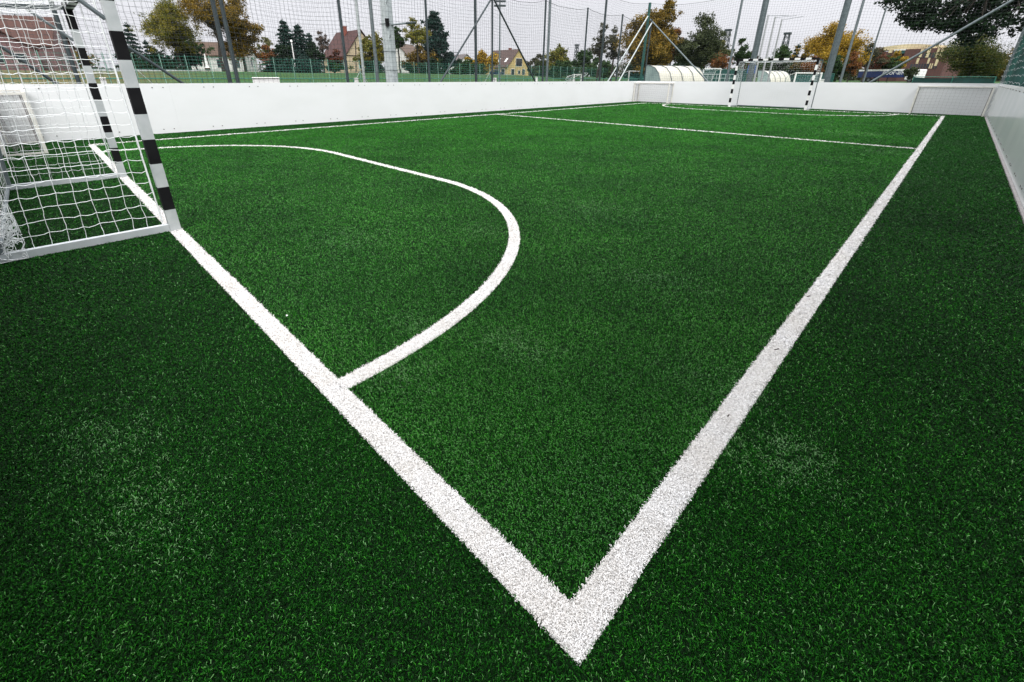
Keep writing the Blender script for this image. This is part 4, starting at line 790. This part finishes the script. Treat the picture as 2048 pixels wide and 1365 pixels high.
tree('tall autumn tree leaning over the orange bush', 492, -5, 84, 74, 'autumn', 122, 1.05, 0.8, group=G_, gappy=0.5, twigs=26)
tree('light green willow like tree with upright sprays', 543, 78, 38, 108, 'pale', 118, 0.7, 0.6, group=G_, shape='up')
tree('orange brown bush above the open shed', 545, 96, 58, 96, 'rust', 128, 1.0, name='shrub', cat='shrub', group=G_)
conifer('taller dark conifer of the close pair behind the thin white pole', 583, 41, 78, 90, 'spruce', dens=1.6)
conifer('shorter dark conifer of the close pair', 609, 50, 92, 91, 'spruce', dens=1.7)
tree('dark evergreen shrub left of the conifer pair', 568, 92, 40, 87, 'dark', 143, 1.2, name='shrub', cat='shrub', group=G_)
tree('dark evergreen shrub right of the conifer pair', 634, 86, 40, 87, 'dark', 143, 1.2, name='shrub', cat='shrub', group=G_)
conifer('slim dark conifer before the bare tree', 629, 68, 22, 94)
tree('bare twiggy tree left of the half timbered house', 651, 63, 44, 98, 'bare', 112, 0.35, 0.6, group=G_, twigs=30)
tree('red brown bush before the half timbered house', 672, 102, 34, 98, 'redbrown', 141, 0.9, name='shrub', cat='shrub', group=G_)
tree('low green hedge before the half timbered house', 668, 127, 50, 92, 'green', 144, 0.9, name='hedge', cat='hedge')
tree('green yellow tree hiding the right of the half timbered house', 752, 73, 60, 96, 'yellowgreen', 142, 1.2, group=G_)
tree('small dark tree right of the concrete column', 800, 57, 40, 86, 'green', 108, 0.75, 0.85, group=G_, twigs=14)
tree('yellow brown tree with a thin dark trunk', 838, 42, 58, 84, 'yellowgreen', 92, 0.85, 0.85, group=G_, twigs=14)
tree('olive bush under the yellow brown tree', 838, 92, 66, 90, 'autumn', 144, 1.0, name='shrub', cat='shrub', group=G_)
tree('tall dark poplar like evergreen', 872, 29, 52, 94, 'spruce', 140, 3.6, 1.0, group=G_, shape='down', gappy=0.12)
tree('dark lower skirt of evergreen right of the poplar', 893, 88, 42, 95, 'spruce', 144, 1.1, group=G_)
tree('dark hedge left of the distant grey roof', 918, 122, 40, 105, 'dark', 148, 0.9, name='hedge', cat='hedge')
tree('small yellow tree before the distant grey roof', 937, 116, 26, 120, 'gold', 146, 0.8, group=G_)
tree('yellow green tree left of the yellow house', 967, 106, 58, 122, 'gold', 149, 1.2, group=G_)
tree('dark bush at the left end of the yellow house', 948, 130, 60, 112, 'green', 149, 0.9, name='shrub', cat='shrub', group=G_)
tree('grey bare trees right of the yellow house', 1078, 112, 50, 120, 'grey', 150, 0.6, 0.8, group=G_, twigs=24)
tree('yellow green tree between the tall fence posts', 1118, 96, 54, 88, 'yellowgreen', 150, 1.2, group=G_)
tree('dark green tree left of the bare tree', 1166, 103, 52, 84, 'green', 153, 1.2, group=G_)
tree('grey bare tree with thin leaves', 1196, 50, 46, 62, 'grey', 128, 0.45, 0.65, group=G_, twigs=34, gappy=0.5)
tree('second grey bare tree close to the corner post', 1224, 56, 46, 64, 'grey', 130, 0.45, 0.65, group=G_, twigs=30, gappy=0.5)
tree('big golden brown tree behind the green corner post', 1282, 34, 100, 58, 'autumn', 150, 2.4, 0.95, group=G_)
tree('tall golden top of tree right of the green corner post', 1316, 3, 66, 60, 'autumn', 124, 1.8, 0.9, group=G_)
tree('rust brown tree between the golden and grey trees', 1338, 60, 60, 66, 'rust', 140, 1.0, group=G_)
tree('grey green tree with swept leaves', 1386, 36, 92, 62, 'greygreen', 142, 1.35, 0.9, group=G_, gappy=0.45, twigs=16)
tree('pale yellow green tree left of the lattice tower', 1434, 82, 50, 98, 'pale', 140, 0.9, 0.8, group=G_)
tree('green tree right of the lattice tower', 1474, 80, 46, 100, 'green', 148, 0.9, 0.9, group=G_)
tree('orange bush behind the teal screen', 1426, 106, 62, 88, 'rust', 146, 1.0, name='shrub', cat='shrub', group=G_)
tree('reddish shrub left of the flagpoles', 1500, 100, 28, 125, 'redbrown', 150, 0.7, name='shrub', cat='shrub', group=G_)
tree('dark green tree right of the flagpoles', 1560, 93, 60, 96, 'green', 150, 1.2, group=G_)
conifer('slim dark conifer beside the orange tree', 1583, 90, 14, 98)
tree('brown tree over the crossbar of the far striped goal', 1604, 98, 44, 86, 'autumn', 155, 1.0, group=G_)
tree('big orange yellow tree right of the far striped goal', 1648, 56, 118, 88, 'gold', 136, 2.3, 0.9, group=G_, gappy=0.4, twigs=14)
tree('rust bush below the orange yellow tree', 1622, 116, 66, 78, 'rust', 152, 1.0, name='shrub', cat='shrub', group=G_)
tree('dark green shrub below the orange yellow tree', 1664, 112, 56, 80, 'green', 156, 1.1, name='shrub', cat='shrub', group=G_)
tree('orange brown bush left of the lorry', 1700, 105, 46, 84, 'rust', 154, 1.1, name='shrub', cat='shrub', group=G_)
tree('grey bare bush before the brick hall', 1728, 90, 62, 130, 'grey', 142, 0.8, 0.7, name='shrub', cat='shrub', group=G_, twigs=24)
tree('red brown bush before the brick hall', 1738, 100, 66, 138, 'redbrown', 146, 1.3, name='shrub', cat='shrub', group=G_)
tree('dark green shrub above the lorry', 1762, 116, 70, 142, 'green', 146, 1.4, name='shrub', cat='shrub', group=G_)
tree('yellow bush above the lorry', 1780, 108, 56, 146, 'gold', 142, 1.4, name='shrub', cat='shrub', group=G_)
tree('grey green bush before the lorry cab', 1824, 138, 40, 118, 'greygreen', 156, 0.8, name='shrub', cat='shrub', group=G_)
tree('broad dark green tree at the right before the brick hall', 1940, 72, 150, 58, 'olive', 160, 2.6, 0.9, group=G_, gappy=0.2)
tree('yellow tree between the dark green tree and the teal screen', 2012, 100, 54, 68, 'autumn', 160, 1.2, group=G_)
for lab, px, yt, wpx, D, pal in (('dark hedge below the yellow green tree', 300, 118, 120, 70, 'dark'), ('dark hedge behind the low white house', 395, 112, 60, 112, 'dark'), ('dark green hedge under the orange bush', 548, 126, 70, 94, 'dark'), ('dark hedge below the dark conifers', 610, 118, 110, 80, 'spruce'),
        ('dark hedge right of the half timbered house', 752, 122, 60, 88, 'dark'), ('dark hedge below the tall poplar', 862, 122, 100, 86, 'dark'), ('dark green hedge left of the yellow tree', 925, 126, 90, 100, 'green'), ('grey green hedge right of the yellow house', 1082, 126, 60, 112, 'greygreen'),
        ('green hedge below the yellow green tree', 1122, 126, 80, 80, 'green'), ('dark hedge below the grey bare trees', 1208, 128, 90, 74, 'green'), ('dark hedge behind the green corner post', 1290, 120, 100, 80, 'dark'), ('dark hedge behind the long team shelter', 1375, 116, 110, 84, 'dark'),
        ('dark olive hedge behind the far striped goal', 1545, 122, 150, 104, 'green'), ('dark olive hedge behind the right floodlight mast', 1668, 128, 90, 92, 'green'), ('dark shrubs left of the teal wind screen', 1985, 128, 90, 72, 'dark')):
    tree(lab, px, yt, wpx, D, pal, 158, 1.5, name='hedge', cat='hedge', group='hedges beyond the fences', gappy=0.1)
# plane tree whose low branches hang into the top right corner
def overhang():
    rng = np.random.default_rng(91); D = 36; tb = at(2250, 150, 37); o = empty('tree', (tb[0], tb[1], -0.08), 'dark leafed tree whose low branches hang into the top right corner', 'tree', G_); m = MB()
    limb(m, (0, 0, -0.2), (0, 0, 5.2), 0.42, 0.34, rng, 5, 0.02); limb(m, (0, 0, 5.2), (0.6, 0.4, 11), 0.34, 0.1, rng)
    def L(px, py, dd): return at(px, py, D+dd)-np.array([tb[0], tb[1], -0.08])
    tips = [(1782, 4), (1800, 14), (1815, 30), (1822, 45), (1835, 50), (1850, 30), (1860, 52), (1870, 10), (1885, 48), (1895, 25), (1910, 42), (1915, 5), (1925, 20), (1938, 70), (1950, 60), (1962, 48), (1945, 78), (1968, 62), (1975, 20), (1985, 35), (1990, 5), (2005, 28), (2012, 45), (2020, 10), (2035, 30), (2045, 50), (1840, 5), (1925, -10), (1880, -20), (1950, -15), (1820, -15), (2000, -20), (2040, -5), (1800, -8), (1905, 55), (1875, 38), (1840, 38), (1935, 42), (1955, 30), (1830, 20), (1860, 20), (1970, 5), (2060, 20), (2090, 40), (2080, -10), (2130, 10), (2160, -30), (1862, -5), (1895, 12), (1912, 28), (1845, 14), (1942, 10), (1930, 58)]
    C = []; root = np.array([0, 0, 5.0])
    arms = [L(1900, -35, 0.5), L(1980, -30, -0.6), L(2060, -20, 0.3), L(2130, -60, 0)]
    for a in arms: limb(m, root, a, 0.16, 0.07, rng, 5, 0.06)
    for (x, y) in tips:
        c = L(x, y, rng.uniform(-1.2, 1.2)); a = min(arms, key=lambda q: np.linalg.norm(q-c)); limb(m, a, c, 0.045, 0.012, rng, 4, 0.08)
        for _ in range(5): C.append(c+rng.normal(0, 1, 3)*np.array([0.20, 0.20, 0.13]))
    for _ in range(300): u = rng.normal(0, 1, 3); u /= np.linalg.norm(u); C.append(np.array([0, 0, 9.8])+u*np.array([4.2, 4.2, 2.6])*rng.random()**0.4)
    C = np.array(C); V, Fq = leaf_quads(C, 42, (0.15, 0.15, 0.11), 0.115, rng)
    np_mesh('crown', V, Fq, leafmat('leaf_plane', PAL['plane'], 0.6, 0.1), o, rnd=rng.random(len(Fq))); m.build('trunk', BARK, o, smooth=True)
overhang()
# far wood closing the horizon
def treeline():
    rng = np.random.default_rng(5); C = []
    for x in np.arange(-160, 2260, 6.0):
        D = 215+rng.uniform(-12, 12); p = at(min(max(x, -160), 2260), 150, D); h = 4.2+1.8*math.sin(x*0.021)+1.2*math.sin(x*0.07+1)+rng.uniform(-0.5, 0.9)
        for _ in range(9): C.append((p[0]+rng.normal(0, 1.4), p[1]+rng.normal(0, 1.4), 0.3+h*rng.random()**0.8))
    C = np.array(C); V, Fq = leaf_quads(C, 12, (0.7, 0.7, 0.5), 0.62, rng); o = np_mesh('treeline', V, Fq, leafmat('leaf_far', [(0.02, 0.032, 0.014), (0.045, 0.055, 0.022), (0.075, 0.07, 0.03)], 0.7, 0.1), rnd=rng.random(len(Fq)))
    tag(o, 'far off wood closing the horizon', 'wood', kind='stuff')
treeline()

# ------------------------------------------------------------------ bits lying on the turf
for i, (x, y, l_, a) in enumerate(((1546, 710, 0.024, 10), (1611, 602, 0.022, 5), (1452, 845, 0.010, 40))):
    p = gnd(x, y); tag(MB().tube([(p[0], p[1], 0.030), (p[0]+l_*math.cos(R(a-45)), p[1]+l_*math.sin(R(a-45)), 0.034)], 0.0028, 6).build('twig', BARK), ['short dark twig lying on the right touchline, the nearer and longer one', 'short dark twig farther along the right touchline', 'tiny dark twig stub nearest the camera on the right touchline'][i], 'twig', 'dark twigs on the right touchline')
for i, (x, y, nm) in enumerate(((576, 641, 'inside the near half circle line'),)):
    p = gnd(x, y); s = 0.006+0.003*i/5; m = MB(); z = 0.028; m.add([(p[0]-s, p[1]-s*0.6, z), (p[0]+s, p[1]-s*0.4, z+0.004), (p[0]+s*0.7, p[1]+s*0.7, z+0.002), (p[0]-s*0.5, p[1]+s, z+0.006), (p[0]-s, p[1]-s*0.6, z+0.002), (p[0]+s, p[1]-s*0.4, z+0.006), (p[0]+s*0.7, p[1]+s*0.7, z+0.004), (p[0]-s*0.5, p[1]+s, z+0.008)], [(3, 2, 1, 0), (4, 5, 6, 7), (0, 1, 5, 4), (1, 2, 6, 5), (2, 3, 7, 6), (3, 0, 4, 7)])
    tag(m.build('paper_scrap', WHITE_PAINT), 'tiny white scrap on the turf '+nm, 'scrap', None)

# ------------------------------------------------------------------ light
SUN_EL, SUN_AZ = R(48), R(232)      # sun hidden by cloud, behind and left of the camera
w = bpy.data.worlds.new('World'); SC.world = w; w.use_nodes = True; nt = w.node_tree; N = nt.nodes; L = nt.links
bg = N['Background']; bg.inputs['Strength'].default_value = 0.10
sky = N.new('ShaderNodeTexSky'); sky.sky_type = 'NISHITA'; sky.sun_disc = False; sky.sun_elevation = SUN_EL; sky.sun_rotation = R(90)-SUN_AZ; sky.dust_density = 4; sky.air_density = 1.2
hs = N.new('ShaderNodeHueSaturation'); hs.inputs['Saturation'].default_value = 0.25; L.new(sky.outputs[0], hs.inputs['Color'])
tc = N.new('ShaderNodeTexCoord'); sp = N.new('ShaderNodeSeparateXYZ'); L.new(tc.outputs['Generated'], sp.inputs[0])
rp = N.new('ShaderNodeValToRGB'); e = rp.color_ramp.elements; e[0].position = 0.0; e[0].color = (0.585, 0.59, 0.63, 1); e[1].position = 1.0; e[1].color = (2.7, 2.7, 2.75, 1)
x = e.new(0.30); x.color = (0.645, 0.648, 0.69, 1)
L.new(sp.outputs[2], rp.inputs[0])
no = N.new('ShaderNodeTexNoise'); no.inputs['Scale'].default_value = 2.2; no.inputs['Detail'].default_value = 6; mp = N.new('ShaderNodeMapping'); mp.inputs['Scale'].default_value = (1, 1, 3); L.new(tc.outputs['Generated'], mp.inputs[0]); L.new(mp.outputs[0], no.inputs['Vector'])
mr = N.new('ShaderNodeMapRange'); mr.inputs[3].default_value = 8.6; mr.inputs[4].default_value = 11.4; L.new(no.outputs['Fac'], mr.inputs[0])
vm = N.new('ShaderNodeVectorMath'); vm.operation = 'SCALE'; L.new(rp.outputs[0], vm.inputs[0]); L.new(mr.outputs[0], vm.inputs['Scale'])
mx = N.new('ShaderNodeMix'); mx.data_type = 'RGBA'; mx.inputs[0].default_value = 0.85; L.new(hs.outputs[0], mx.inputs[6]); L.new(vm.outputs[0], mx.inputs[7]); L.new(mx.outputs[2], bg.inputs['Color'])
sd = bpy.data.lights.new('sun', 'SUN'); sd.energy = 1.5; sd.angle = R(35); sd.color = (1.0, 0.97, 0.93); so = bpy.data.objects.new('sun', sd); COL.objects.link(so)
dv = Vector((math.cos(SUN_EL)*math.cos(SUN_AZ), math.cos(SUN_EL)*math.sin(SUN_AZ), math.sin(SUN_EL))); so.rotation_euler = dv.to_track_quat('Z', 'Y').to_euler(); so.location = dv*50
vs = SC.view_settings; vs.view_transform = 'Standard'; vs.look = 'None'; vs.exposure = 0.62; vs.gamma = 1.0; vs.use_curve_mapping = False
SC.render.engine = 'CYCLES'; SC.cycles.max_bounces = 6; SC.cycles.diffuse_bounces = 3; SC.cycles.glossy_bounces = 3; SC.cycles.transparent_max_bounces = 8
